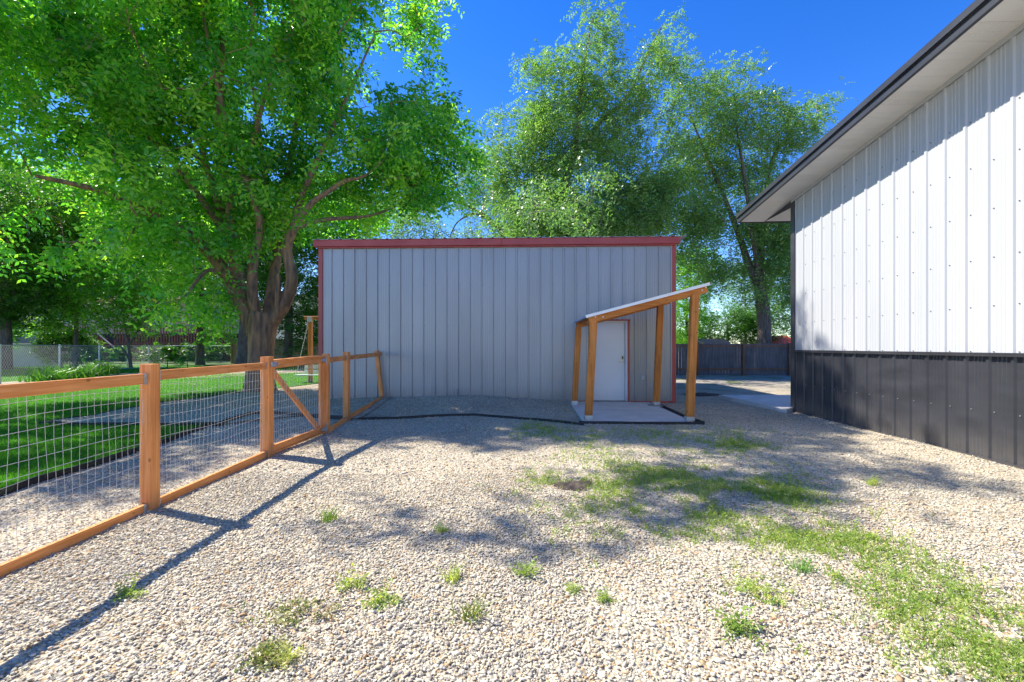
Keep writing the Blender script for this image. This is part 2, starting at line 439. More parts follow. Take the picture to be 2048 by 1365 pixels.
def grid_sheet(name, xs, ys, mat, dz=0.0):
    X, Y = np.meshgrid(xs, ys)
    Z = gz(X, Y) + dz
    V = np.stack([X.ravel(), Y.ravel(), Z.ravel()], 1)
    nx, ny = len(xs), len(ys)
    i = np.arange(nx - 1)[None, :] + (np.arange(ny - 1) * nx)[:, None]
    i = i.ravel()
    Fc = np.stack([i, i + 1, i + 1 + nx, i + nx], 1)
    return npmesh(name, V, Fc, mat, smooth=True)

xs = np.unique(np.concatenate([np.linspace(-900, -60, 12), np.linspace(-60, -12, 25), np.arange(-12, 12, 0.12), np.linspace(12, 60, 25), np.linspace(60, 900, 12)]))
ys = np.unique(np.concatenate([np.linspace(-300, -20, 8), np.linspace(-20, 0, 10), np.arange(0, 16, 0.12), np.linspace(16, 60, 40), np.linspace(60, 1500, 16)]))
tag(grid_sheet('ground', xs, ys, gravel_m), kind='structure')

def tri_sheet(name, poly, mat, dz, step=0.35, kind='structure'):
    """flat-ish draped sheet from an outline"""
    bm = bmesh.new()
    pts = []
    n = len(poly)
    for i in range(n):
        a = Vector((poly[i][0], poly[i][1], 0)); b = Vector((poly[(i + 1) % n][0], poly[(i + 1) % n][1], 0))
        k = max(1, int((b - a).length / max(step, (a.length) * 0.05)))
        for j in range(k): pts.append(a.lerp(b, j / k))
    vs = [bm.verts.new(p) for p in pts]
    bm.faces.new(vs)
    bmesh.ops.triangulate(bm, faces=bm.faces)
    for _ in range(4):
        long = [e for e in bm.edges if e.calc_length() > max(0.5, 0.06 * (e.verts[0].co.length))]
        if not long: break
        bmesh.ops.subdivide_edges(bm, edges=long, cuts=1)
        bmesh.ops.triangulate(bm, faces=[f for f in bm.faces if len(f.verts) > 3])
    co = np.array([v.co[:] for v in bm.verts])
    z = gz(co[:, 0], co[:, 1]) + dz
    for v, zz in zip(bm.verts, z): v.co.z = zz
    bmesh.ops.recalc_face_normals(bm, faces=bm.faces)
    me = bpy.data.meshes.new(name); bm.to_mesh(me); bm.free()
    o = link(name, me, mat)
    me.polygons.foreach_set('use_smooth', [True] * len(me.polygons))
    o['kind'] = kind
    return o

def gpts(px): return [tuple(G(a, b)[:2]) for a, b in px]
near_edge = [(-700, 1220), (-300, 1095), (0, 995), (73, 969), (146, 947), (220, 922), (280, 902), (322, 890), (384, 866), (412, 856)]
lawn_poly = gpts(near_edge + [(470, 838), (560, 812), (700, 780), (760, 760), (800, 727), (600, 721), (0, 721), (-900, 724), (-2600, 760)])
bed_lower = [(80, 852), (250, 853), (436, 854), (500, 831), (540, 829), (655, 838), (690, 841)]
bed_upper = [(820, 748), (740, 758), (650, 768), (560, 778), (490, 786), (403, 797), (322, 806), (278, 815), (234, 821), (190, 832), (110, 843)]
bed_poly = gpts(bed_lower + [(720, 838), (790, 800)] + bed_upper)
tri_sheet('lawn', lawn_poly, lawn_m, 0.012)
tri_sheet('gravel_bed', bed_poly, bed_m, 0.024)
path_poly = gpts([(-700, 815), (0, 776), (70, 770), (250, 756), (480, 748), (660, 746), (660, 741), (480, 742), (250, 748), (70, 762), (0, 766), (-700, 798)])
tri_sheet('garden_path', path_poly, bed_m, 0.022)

# ------------------------------------------------------------------ edging strips
def edging(name, px, label, h=0.07, wd=0.025, world=None):
    P = world or gpts(px)
    pts = []
    for i in range(len(P) - 1):
        a = Vector(P[i]); b = Vector(P[i + 1]); k = max(2, int((b - a).length / 0.3))
        for j in range(k): pts.append(a.lerp(b, j / k))
    pts.append(Vector(P[-1]))
    base = (pts[0].x, pts[0].y, gz1(*pts[0]))
    mb = MB()
    vs = []; fs = []
    for i, p in enumerate(pts):
        d = (pts[min(i + 1, len(pts) - 1)] - pts[max(i - 1, 0)]).normalized(); n = Vector((-d.y, d.x)) * wd / 2
        z = gz1(p.x, p.y) + 0.008 * math.sin(i * 1.7) * random.random()
        for q, zz in ((p - n, z - 0.03), (p - n, z + h), (p + n, z + h), (p + n, z - 0.03)):
            vs.append((q.x, q.y, zz))
    for i in range(len(pts) - 1):
        for k in range(4): fs.append((i * 4 + k, i * 4 + (k + 1) % 4, (i + 1) * 4 + (k + 1) % 4, (i + 1) * 4 + k))
    fs += [(3, 2, 1, 0), tuple(len(pts) * 4 - 4 + k for k in range(4))]
    mb.add(vs, fs)
    o = mb.build(name, plastic_m)
    for v in o.data.vertices: v.co -= Vector(base)
    o.location = base
    return tag(o, label, 'edging')
edging('lawn_edging', near_edge[1:], 'long curved black plastic edging between the near lawn and the shaded gravel path')
edging('bed_edging', [(80, 852), (250, 853), (436, 854), (500, 831), (540, 829), (655, 838), (700, 841)], 'black plastic edging bent round the lower side of the gravel bed behind the wire fence', 0.08)
edging('bed_edging', bed_upper[2:] + [(80, 851)], 'thin black edging between the bright lawn and the gravel bed under the big tree', 0.04, 0.02)
edging('gravel_edging', [(718, 840), (790, 838), (860, 835), (950, 832), (1050, 839), (1140, 848), (1168, 851)], 'black plastic edging running across the gravel in front of the grey shed', 0.05)

# ------------------------------------------------------------------ corrugated panels
def ribbed(mb, a, b, up0, up1, nrm, pitch=0.3048, rib=0.020, phase=0.0, minor=0.004, mi=0, top_fn=None, rw=(0.016, 0.034)):
    """ribbed sheet: runs a->b horizontally; bottom at z=up0, top z=up1 (or top_fn(s)); ribs stand out along nrm"""
    a = Vector(a); b = Vector(b); L = (b - a).length; d = (b - a) / L; nrm = Vector(nrm)
    prof = [(0.0, 0.0)]
    s = phase - pitch
    while s < L + pitch:
        for off, h in ((-rw[1], 0), (-rw[0], rib), (rw[0], rib), (rw[1], 0)):
            prof.append((s + off, h))
        if minor:
            for c in (pitch * 0.33, pitch * 0.5, pitch * 0.67) if minor > 0 else ():
                for off, h in ((-0.016, 0), (-0.008, minor), (0.008, minor), (0.016, 0)):
                    prof.append((s + c + off, h))
        s += pitch
    prof = sorted([p for p in prof if 0.0 < p[0] < L])
    prof = [(0.0, 0.0)] + prof + [(L, 0.0)]
    vs = []; fs = []
    for s_, h in prof:
        p = a + d * s_ + nrm * h
        t = top_fn(s_) if top_fn else up1
        vs.append((p.x, p.y, up0)); vs.append((p.x, p.y, t))
    for i in range(len(prof) - 1):
        fs.append((2 * i, 2 * i + 2, 2 * i + 3, 2 * i + 1))
    mb.add(vs, fs, mi)

# ------------------------------------------------------------------ grey shed
XL = PY(640, 700, YS).x; XR = PY(1349, 700, YS).x
ZT = PY(1000, 493, YS).z        # wall top under the band
ZR = PY(1000, 479, YS).z
DS = 7.5
shed = empty('metal_shed', ((XL + XR) / 2, YS, 0))
tag(shed, 'low wide grey ribbed metal shed with red trim and white door behind the gravel yard', 'shed')
DL = PY(1181, 700, YS).x; DR = PY(1256, 700, YS).x; DT = PY(1200, 642, YS).z; DB = 0.03
m = MB()
ph = PY(663, 700, YS).x - XL
SR = dict(rib=0.032, rw=(0.014, 0.026), minor=0.003)
ribbed(m, (XL + 0.05, YS, 0), (DL, YS, 0), 0.0, ZT, (0, -1, 0), phase=ph - 0.05, **SR)
ribbed(m, (DR, YS, 0), (XR - 0.05, YS, 0), 0.0, ZT, (0, -1, 0), phase=(ph + XL - DR) % 0.3048, **SR)
ribbed(m, (DL, YS, 0), (DR, YS, 0), DT, ZT, (0, -1, 0), phase=(ph + XL - DL) % 0.3048, **SR)
for k in range(31):
    x = XL + ph + 0.3048 * k + 0.05
    if x > XR - 0.1: break
    for z in (0.16, 0.95, 2.0, 3.05, ZT - 0.12):
        if DL - 0.1 < x < DR + 0.1 and z < DT + 0.1: continue
        m.box((x, YS - 0.003, z), (0.013, 0.010, 0.013), mi=1)
m.build('front_wall', [grey_steel, screw_m], shed)
m = MB()
ribbed(m, (XL, YS + 0.1, 0), (XL, YS + DS, 0), 0.0, ZT, (-1, 0, 0))
ribbed(m, (XR, YS + 0.1, 0), (XR, YS + DS, 0), 0.0, ZT, (1, 0, 0))
ribbed(m, (XL, YS + DS, 0), (XR, YS + DS, 0), 0.0, ZT - 0.1, (0, 1, 0))
m.build('side_wall', grey_steel, shed)
m = MB()
for x0, x1 in ((XL - 0.03, XL + 0.075), (XR - 0.075, XR + 0.03)):
    m = MB(); m.box(((x0 + x1) / 2, YS - 0.012, ZT / 2), (x1 - x0, 0.05, ZT))
    m.build('corner_trim', red_steel, shed, bevel=0.006)
m = MB()
# fascia band: deep box with returned lower lip
z0, z1 = ZT - 0.02, ZR + 0.0
x0, x1 = PY(630, 480, YS).x, PY(1358, 480, YS).x
m.beam((x0, YS - 0.06, (z0 + z1) / 2 + 0.012), (x1, YS - 0.06, (z0 + z1) / 2 + 0.012), 0.12, z1 - z0 - 0.03)
m.beam((x0 + 0.09, YS - 0.045, z0 + 0.006), (x1 - 0.09, YS - 0.045, z0 + 0.006), 0.07, 0.035)
m.box(((x0 + x1) / 2 + 0.2, YS - 0.1215, (z0 + z1) / 2 + 0.01), (0.02, 0.006, z1 - z0 - 0.03))
m.build('roof_trim', red_steel, shed, bevel=0.008)
m = MB()
# roof: ribbed sheet, ribs running away from us
L = x1 - x0; prof = []
s = 0.0
while s < L:
    prof += [(s, 0), (s + 0.10, 0.0), (s + 0.125, 0.018), (s + 0.155, 0.018), (s + 0.18, 0)]
    s += 0.3048
vs = []; fs = []
for i, (s_, h) in enumerate(prof):
    vs += [(x0 + s_, YS - 0.16, z1 + 0.004 + h), (x0 + s_, YS + DS + 0.15, z1 - 0.35 + h)]
for i in range(len(prof) - 1): fs.append((2 * i, 2 * i + 2, 2 * i + 3, 2 * i + 1))
nb = len(vs)
vs += [(v[0], v[1], v[2] - 0.006) for v in vs]
fs += [tuple(nb + k for k in f[::-1]) for f in fs]
fs += [(2 * i, 2 * i + 2, nb + 2 * i + 2, nb + 2 * i) for i in range(len(prof) - 1)]
m.add(vs, fs)
m.build('roof', galv_m, shed)
m = MB(); m.beam((XL + 0.08, YS - 0.026, 0.03), (DL - 0.08, YS - 0.026, 0.03), 0.012, 0.06); m.build('base_trim', red_steel, shed)
m = MB(); m.beam((DR + 0.06, YS - 0.026, 0.03), (XR - 0.08, YS - 0.026, 0.03), 0.012, 0.06)
m.build('base_trim', red_steel, shed)
# door
door = MB(); door.box(((DL + DR) / 2 - 0.025, YS + 0.10, (DT + DB) / 2), (DR - DL - 0.09, 0.045, DT - DB - 0.03))
dob = door.build('door', door_m, shed, bevel=0.003)
m = MB()
hx = PY(1246, 724, YS).x; hz = PY(1246, 724, YS).z
m.box((hx, YS + 0.068, hz + 0.10), (0.055, 0.03, 0.12)); 
m.tube([(hx, YS + 0.08, hz), (hx, YS + 0.03, hz)], 0.022, 12)
m.beam((hx + 0.015, YS + 0.03, hz), (hx - 0.10, YS + 0.03, hz - 0.006), 0.02, 0.022)
m.build('lever_handle', brass_m, dob, bevel=0.003)
m = MB(); m.box((hx, YS + 0.0515, hz + 0.105), (0.04, 0.004, 0.07)); m.build('keypad', plastic_m, dob)
m = MB()
m.box((DR - 0.035, YS + 0.06, (DT + DB) / 2), (0.05, 0.14, DT - DB)); m.box((DL + 0.02, YS + 0.06, (DT + DB) / 2), (0.04, 0.14, DT - DB)); m.box(((DL + DR) / 2, YS + 0.06, DT - 0.02), (DR - DL, 0.138, 0.035))
m.build('door_frame', door_m, shed, bevel=0.003)
m = MB()
m.box((DR + 0.012, YS - 0.02, (DT + DB) / 2), (0.045, 0.06, DT - DB)); m.box((DL - 0.02, YS - 0.02, (DT + DB) / 2), (0.045, 0.06, DT - DB)); m.box(((DL + DR) / 2, YS - 0.022, DT + 0.015), (DR - DL + 0.12, 0.06, 0.035))
m.build('door_trim', red_steel, shed, bevel=0.003)
m = MB(); m.box(((DL + DR) / 2, YS - 0.02, 0.0), (DR - DL - 0.04, 0.30, 0.12)); m.build('threshold', concd_m, shed, bevel=0.01)
m = MB(); p = PY(1285, 755, YS); m.box((p.x, YS - 0.035, p.z), (0.075, 0.06, 0.12)); m.box((p.x + 0.004, YS - 0.07, p.z), (0.04, 0.012, 0.08))
m.build('outlet_box', galv_m, shed, bevel=0.006)
p = PY(914, 790, YS)
m = MB(); gzz = gz1(p.x, YS - 0.1); m.tube([(p.x, YS - 0.075, -0.05), (p.x, YS - 0.075, gzz + 0.17)], 0.035, 12); m.build('vent_pipe', grey_steel, shed, smooth=False)

# ------------------------------------------------------------------ white and black building
XW = 5.9; YC = PX(1586, 700, XW).y
Y0 = -7.0
zj = PX(1800, 706, XW).z
zt_far = PX(1590, 398, XW).z; zt_near = PX(2046, 51, XW).z; y_near = PX(2046, 51, XW).y
SL = (zt_near - zt_far) / (YC - y_near)
ztop = lambda y: zt_far + (YC - y) * SL if y > Y0 + 0 else 0
big = empty('pole_barn', (XW, 2, 0))
tag(big, 'tall white ribbed metal building with black lower wall and wide white soffit at right', 'building')
XO = 5.27; YE = 11.72
Lw = YC - Y0
m = MB()
phw = YC - PX(1607, 700, XW).y
ribbed(m, (XW, YC - 0.02, 0), (XW, Y0, 0), zj, 0, (-1, 0, 0), phase=phw - 0.02, rib=0.019, top_fn=lambda s: ztop(YC - 0.02 - s))
# screws
for k in range(0, 50):
    y = YC - phw - 0.3048 * k - 0.075
    if y < 0: break
    for z in (zj + 0.035, zj + 0.62, zj + 1.24, zj + 1.86, zj + 2.48, zj + 3.1):
        if z < ztop(y) - 0.15: m.box((XW - 0.004, y, z), (0.010, 0.012, 0.012), mi=1)
m.build('upper_wall', [white_steel, screw_m], big)
m = MB()
ribbed(m, (XW + 0.012, YC - 0.02, 0), (XW + 0.012, Y0, 0), 0.0, zj, (-1, 0, 0), phase=phw - 0.02, rib=0.024)
for k in range(0, 50):
    y = YC - phw - 0.3048 * k - 0.075
    if y < 0: break
    m.box((XW + 0.006, y, 0.62), (0.010, 0.012, 0.012), mi=1)
m.build('lower_wall', [black_steel, galv_m], big)
m = MB()
m.beam((XW - 0.025, YC, zj + 0.012), (XW - 0.025, Y0, zj + 0.012), 0.05, 0.02); m.beam((XW - 0.045, YC, zj - 0.012), (XW - 0.045, Y0, zj - 0.012), 0.008, 0.03)
m.build('joint_trim', black_steel, big)
m = MB(); m.box((XW - 0.005, YC - 0.035, zt_far / 2), (0.06, 0.15, zt_far)); m.build('corner_trim', black_steel, big, bevel=0.005)
m = MB(); m.beam((XW - 0.01, YC, -0.005), (XW - 0.01, Y0, -0.005), 0.08, 0.05); m.build('base_trim', black_steel, big)
m = MB()   # frieze strip where wall meets soffit
m.beam((XW - 0.026, YC + 0.02, ztop(YC) - 0.03), (XW - 0.026, Y0, ztop(Y0 + .001) - 0.03), 0.02, 0.07)
m.build('frieze_trim', white_steel, big)
m = MB()   # rest of the volume: far, back and near walls
XB = XW + 12
m.add([(XW + .03, YC, 0), (XB, YC, 0), (XB, YC, zt_far), (XW + .03, YC, zt_far)], [(0, 1, 2, 3)])
m.add([(XW + .03, Y0, 0), (XB, Y0, 0), (XB, Y0, ztop(Y0 + .001)), (XW + .03, Y0, ztop(Y0 + .001))], [(0, 1, 2, 3)])
m.add([(XB, Y0, 0), (XB, YC, 0), (XB, YC, zt_far), (XB, Y0, ztop(Y0 + .001))], [(0, 1, 2, 3)])
m.build('back_wall', white_steel, big)
# rake soffit in panels with V grooves
m = MB()
y = YE; k = 0
def sof(y): return zt_far + (YC - y) * SL
while y > Y0:
    pw = 0.305
    mi_ = 1 if k % 4 == 3 else 0
    for j in range(2):
        ya = y - j * pw / 2; yb = ya - pw / 2 + 0.008
        m.add([(XO, ya, sof(ya)), (XW - 0.0, ya, sof(ya)), (XW, yb, sof(yb)), (XO, yb, sof(yb))], [(0, 1, 2, 3)], mi_)
        yc_ = yb - 0.004; dd = 0.016 if j == 1 else 0.006
        m.add([(XO, yb, sof(yb)), (XW, yb, sof(yb)), (XW, yc_, sof(yc_) + dd), (XO, yc_, sof(yc_) + dd)], [(0, 1, 2, 3)], mi_)
        m.add([(XO, yc_, sof(yc_) + dd), (XW, yc_, sof(yc_) + dd), (XW, yc_ - .004, sof(yc_ - .004)), (XO, yc_ - .004, sof(yc_ - .004))], [(0, 1, 2, 3)], mi_)
    y -= pw; k += 1
m.build('soffit', [soffit_m, perf_m], big)
ze = sof(YE)      # eave soffit level at the outer edge
m = MB()
for j in range(12):
    xa = XW + 0.01 + j * 1.0
    m.add([(xa, YC, ze + .01), (xa + 0.99, YC, ze + .01), (xa + 0.99, YE, ze + .01), (xa, YE, ze + .01)], [(0, 1, 2, 3)])
m.build('eave_soffit', soffit_m, big)
m = MB(); m.add([(XW, YC, sof(YC)), (XW, YE, ze), (XW, YC, ze), (XW + .012, YC, sof(YC)), (XW + .012, YE, ze), (XW + .012, YC, ze)], [(0, 1, 2), (5, 4, 3), (0, 3, 4, 1), (1, 4, 5, 2), (2, 5, 3, 0)])
m.build('soffit_closure', black_steel, big)
m = MB()
def slopebox(m, xa, xb, za, zb, ya=YE + 0.02, yb=Y0):
    vs = [(x, y, sof(y) + z) for y in (ya, yb) for x, z in ((xa, za), (xb, za), (xb, zb), (xa, zb))]
    m.add(vs, [(0, 1, 2, 3), (7, 6, 5, 4), (0, 4, 5, 1), (1, 5, 6, 2), (2, 6, 7, 3), (3, 7, 4, 0)])
slopebox(m, XO - 0.02, XO + 0.0, -0.015, 0.085)
slopebox(m, XO - 0.035, XO + 0.0, 0.085, 0.10)
slopebox(m, XO - 0.055, XO + 0.0, 0.10, 0.175)
slopebox(m, XO + 0.0, XO + 0.03, -0.015, -0.004)
m.box(((XO + XB) / 2, YE + 0.03, ze + 0.06), (XB - XO + 0.04, 0.02, 0.16))
m.build('fascia', black_steel, big)
m = MB(); slopebox(m, XO - 0.05, XB + 0.5, 0.178, 0.20, YE + 0.05); m.build('roof', black_steel, big)
m = MB(); m.box(((XW + XB) / 2 + 0.05, (Y0 + YC) / 2, -0.1), (XB - XW, YC - Y0, 0.22)); m.build('foundation', conc_m, big)

pad = MB(); a = G(1457, 801); b = G(1574, 828)
pad.prism([(b.x, b.y - 0.0), (XW + 0.05, YC + 0.02), (10.5, YC + 0.02), (10.5, a.y + 0.5), (a.x - 0.05, a.y + 0.5), (a.x, a.y)], -0.06, 0.10)
pad.v = [(x, y, z) for x, y, z in pad.v]
tag(pad.build('concrete_pad', conc_m, None, bevel=0.012), 'pale concrete step pad at the far corner of the white building', 'concrete pad')

# ------------------------------------------------------------------ door canopy
A = G(1177, 845); B = G(1149, 813); C_ = G(1379, 848); D_ = G(1310, 814)
slab = MB(); 
slab.prism([(A.x - 0.10, A.y - 0.10), (C_.x + 0.06, C_.y - 0.10), (C_.x + 0.02, YS - 0.12), (B.x - 0.08, YS - 0.12)], -0.08, 0.045)
tag(slab.build('door_slab', conc_m, None, bevel=0.01), 'flat pale concrete slab under the wooden door canopy', 'concrete slab')
edging('slab_edging', None, 'black plastic edging along the right side of the canopy slab', 0.06, 0.03, world=[(C_.x + 0.16, YS - 0.35), (C_.x + 0.15, C_.y + 0.9), (C_.x + 0.2, C_.y - 0.18)])
edging('slab_edging', None, 'thin black edging along the front edge of the canopy slab', 0.05, 0.02, world=[(A.x - 0.2, A.y - 0.14), (C_.x + 0.2, C_.y - 0.15)])
can = empty('door_canopy', ((A.x + C_.x) / 2, (A.y + B.y) / 2, 0.045))
tag(can, 'stained timber canopy with sloping metal roof on four leaning posts over the shed door', 'canopy')
lean = 0.095
zl = PY(1180, 641, A.y).z; zr = PY(1412, 579, A.y).z
xl0 = PY(1178, 640, A.y).x; xr0 = PY(1412, 580, A.y).x
def beam_z(x): return zl + (x - xl0) * (zr - zl) / (xr0 - xl0)
pw = 0.138
for base in (A, B, C_, D_):
    x = base.x; y = base.y
    if base is B: y = A.y + 2.30; x = B.x - 0.0
    if base is D_: y = C_.y + 2.30
    xt = x + lean; zt_ = beam_z(xt) - 0.055
    m = MB(); m.beam((x, y, 0.13), (xt, y, zt_), pw, pw, up=(0, 1, 0), ch=0.008)
    po = m.build('post', stain_v, can)
    m = MB(); m.box((x - 0.002, y, 0.105), (pw + 0.014, pw + 0.014, 0.07)); m.box((x - 0.002, y, 0.058), (pw * 0.8, pw * 0.8, 0.03))
    m.build('post_bracket', galv_m, po)
    if base is D_:
        m = MB(); m.tube([(x, y, 0.04), (x, y, 0.062)], 0.20, 20); m.build('pier_cap', concd_m, po)
for yy in (A.y - 0.0, A.y + 2.30):
    m = MB()
    a = Vector((xl0 - 0.0, yy, zl)); b = Vector((xr0, yy, zr))
    m.beam(a, b, 0.14, 0.135, ch=0.006)
    be = m.build('beam', stain_x, can)
    for fx, dz in ((0.05, 0.03), (0.115, -0.01), (0.955, 0.0), (0.985, 0.035)):
        q = a.lerp(b, fx); m = MB(); m.tube([(q.x, yy - 0.066, q.z + dz), (q.x, yy - 0.083, q.z + dz)], 0.014, 10); m.build('bolt', galv_m, be)
for k in range(6):
    x = xl0 + 0.12 + k * (xr0 - xl0 - 0.24) / 5
    m = MB(); m.beam((x, A.y + 0.07, beam_z(x) + 0.02), (x, A.y + 2.23, beam_z(x) + 0.02), 0.04, 0.085); m.build('purlin', stain_x, can)
m = MB()
# roof sheet, ribs follow the slope
dx = Vector((xr0 - xl0, 0, zr - zl)).normalized(); upn = Vector((-dx.z, 0, dx.x))
prof = []; s = 0
Lr = 2.62
while s < Lr - 0.02:
    prof += [(s, 0), (s + 0.08, 0), (s + 0.1, 0.02), (s + 0.13, 0.02), (s + 0.15, 0)]
    s += 0.2286
prof = [p for p in prof if p[0] <= Lr] + [(Lr, 0)]
vs = []; fs = []
r0 = Vector((xl0, 0, zl)) - dx * 0.06 + upn * 0.075; r1 = Vector((xr0, 0, zr)) + dx * 0.05 + upn * 0.075
for s_, h in prof:
    for q in (r0, r1):
        for e in (0.0, 0.006):
            p = q + upn * (h + e); vs.append((p.x, A.y - 0.11 + s_, p.z))
for i in range(len(prof) - 1):
    a = i * 4; b = a + 4
    fs += [(a + 1, b + 1, b + 3, a + 3), (a, a + 2, b + 2, b), (a, b, b + 1, a + 1), (a + 2, a + 3, b + 3, b + 2)]
fs += [(0, 1, 3, 2)]
m.add(vs, fs)
m.build('roof_sheet', galv_m, can)
m = MB()
for yy in (A.y - 0.118, ):
    a = Vector((r0.x, yy, r0.z + 0.003)); b = Vector((r1.x, yy, r1.z + 0.003)); m.beam(a, b, 0.012, 0.05)
    m.beam(a + Vector((0, 0.05, 0.026)), b + Vector((0, 0.05, 0.026)), 0.11, 0.006)
m.build('roof_flashing', pmat('bright_flashing', (0.62, 0.65, 0.68), (0.7, 0.72, 0.74), (5, 5, 5), 0.35, 0.5), can)

# ------------------------------------------------------------------ wire fence and gate
P1 = G(300, 1021); P2 = G(534, 914); P3 = G(652, 868); P4 = G(693, 842); 
P5 = PY(764, 797, YS - 0.16)
P0 = Vector((P1.x + 0.04, 1.35, 0)); Pm = Vector((P1.x + 0.06, -1.1, 0))
fen = empty('wire_fence', P1.copy())
tag(fen, 'cedar post and rail fence with welded wire mesh along the left of the gravel yard', 'fence')
def post(P, ztop_, w_=0.14, lean=(0, 0), parent=fen, name='post'):
    m = MB(); m.beam((P.x, P.y, -0.1), (P.x + lean[0], P.y + lean[1], ztop_), w_, w_, up=(0, 1, 0), ch=0.007)
    return m.build(name, cedar_v, parent)
for P, zt_, w_ in ((Pm, 1.3, .108), (P0, 1.3, .108), (P1, 1.302, .108), (P2, 1.322, .118), (P4, 1.35, .11)): post(P, zt_, w_)
p5 = P5.copy(); post(Vector((P5.x + 0.02, P5.y, 0)), 1.345, 0.10, (-0.16, 0))
post(Vector((P3.x, P3.y, 0)), 1.335, 0.10)
def rail(a, b, za, zb, hw=0.052, parent=fen, wd=0.042, ht=0.089, name='rail', gap=0.0):
    d = (b - a); d.z = 0; d.normalize()
    A_ = Vector((a.x, a.y, za)) + d * hw; B_ = Vector((b.x, b.y, zb)) - d * hw
    m = MB(); m.beam(A_, B_, wd, ht, ch=0.004)
    return m.build(name, cedar_y, parent), A_, B_
def hanger(p, d, parent):
    m = MB(); d = d.copy(); d.z = 0; d.normalize(); n = Vector((-d.y, d.x, 0))
    for s_ in (-1, 1): m.beam(p + n * s_ * 0.024, p + d * 0.04 + n * s_ * 0.024, 0.003, 0.10)
    m.beam(p + Vector((0, 0, -0.047)), p + d * 0.04 + Vector((0, 0, -0.047)), 0.05, 0.004)
    return m.build('rail_hanger', galv_m, parent)
def mesh_panel(a, b, z0a, z0b, z1a, z1b, parent, hw=0.065, sag=0.012, dxs=0.06, dzs=0.105):
    d = (b - a); d.z = 0; L = d.length - 2 * hw; d.normalize(); n = Vector((-d.y, d.x, 0))
    o = a + d * hw; o.z = 0
    m = MB()
    nx = int(L / dxs); r = 0.0016
    def pt(s_, f):
        za = z0a + (z0b - z0a) * s_; zb = z1a + (z1b - z1a) * s_
        wob = 0.010 * math.sin(s_ * 9 + a.y) * math.sin(f * 5 + s_ * 4) + 0.012 * math.sin(s_ * 3.1) * math.sin(f * math.pi) 
        x = s_ * L + 0.008 * math.sin(f * 7 + s_ * 30 + a.y * 3)
        return o + d * x + n * (0.012 + wob) + Vector((0, 0, za + (zb - za) * f + 0.010 * math.sin(s_ * 7 + f * 3)))
    for i in range(nx + 1):
        s_ = (i + 0.3) / (nx + 0.6)
        m.tube([pt(s_, j / 6) for j in range(7)], r, 4, cap=False)
    nz = int((z1a - z0a) / dzs)
    for j in range(nz + 1):
        f = (j + 0.5) / (nz + 1)
        m.tube([pt(i / 16, f) for i in range(17)], r * 1.15, 4, cap=False)
    return m.build('wire_mesh', wire_m, parent)
for a, b, tz, bz in ((Pm, P0, (1.17, 1.17), (0.0, 0.0)), (P0, P1, (1.165, 1.175), (0.02, 0.03)), (P1, P2, (1.197, 1.203), (0.035, 0.04)), (P3, P4, (1.225, 1.235), (0.04, 0.045)), (P4, P5, (1.235, 1.26), (0.05, 0.13))):
    r1_, A_, B_ = rail(a, b, tz[0], tz[1]); dd = (b - a)
    hanger(B_ - dd.normalized() * 0.04, dd, r1_); hanger(A_, dd, r1_)
    r2_, A2, B2 = rail(a, b, bz[0], bz[1]); hanger(B2 - dd.normalized() * 0.04, dd, r2_); hanger(A2, dd, r2_)
    if b is not P4 and b is not P5: mesh_panel(a, b, bz[0] + 0.04, bz[1] + 0.04, tz[0] - 0.04, tz[1] - 0.04, fen)
# gate
gate = empty('garden_gate', ((P2.x + P3.x) / 2, (P2.y + P3.y) / 2, 0))
tag(gate, 'cedar framed wire gate with diagonal brace next to the trunk side of the fence', 'gate')
dg = (P3 - P2); dg.z = 0; Lg = dg.length; dg.normalize()
ga = P2 + dg * 0.085; gb = P3 - dg * 0.06
m = MB(); m.beam(Vector((ga.x, ga.y, 1.20)), Vector((gb.x, gb.y, 1.235)), 0.042, 0.085, ch=0.004); m.build('rail', cedar_y, gate)
m = MB(); m.beam(Vector((ga.x, ga.y, 1.262)), Vector((gb.x, gb.y, 1.297)), 0.085, 0.034, ch=0.004); m.build('cap_rail', cedar_y, gate)
m = MB(); m.beam(Vector((ga.x, ga.y, 0.085)), Vector((gb.x, gb.y, 0.10)), 0.042, 0.085, ch=0.004); m.build('rail', cedar_y, gate)
m = MB(); m.beam(Vector((ga.x, ga.y, 0.028)), Vector((gb.x, gb.y, 0.043)), 0.06, 0.022, ch=0.003); m.build('rail', cedar_y, gate)
for q in (ga + dg * 0.045, gb - dg * 0.06):
    m = MB(); m.beam(Vector((q.x - 0.03, q.y, 0.045)), Vector((q.x - 0.03, q.y, 1.22)), 0.085, 0.035, up=(1, 0, 0), ch=0.004); m.build('stile', cedar_v, gate)
m = MB(); q0 = ga + dg * 0.07; q1 = gb - dg * 0.12
m.beam(Vector((q0.x - 0.045, q0.y, 1.15)), Vector((q1.x - 0.045, q1.y, 0.13)), 0.03, 0.085, ch=0.004); m.build('brace', cedar_v, gate)
mesh_panel(P2, P3, 0.13, 0.14, 1.15, 1.18, gate, hw=0.1)
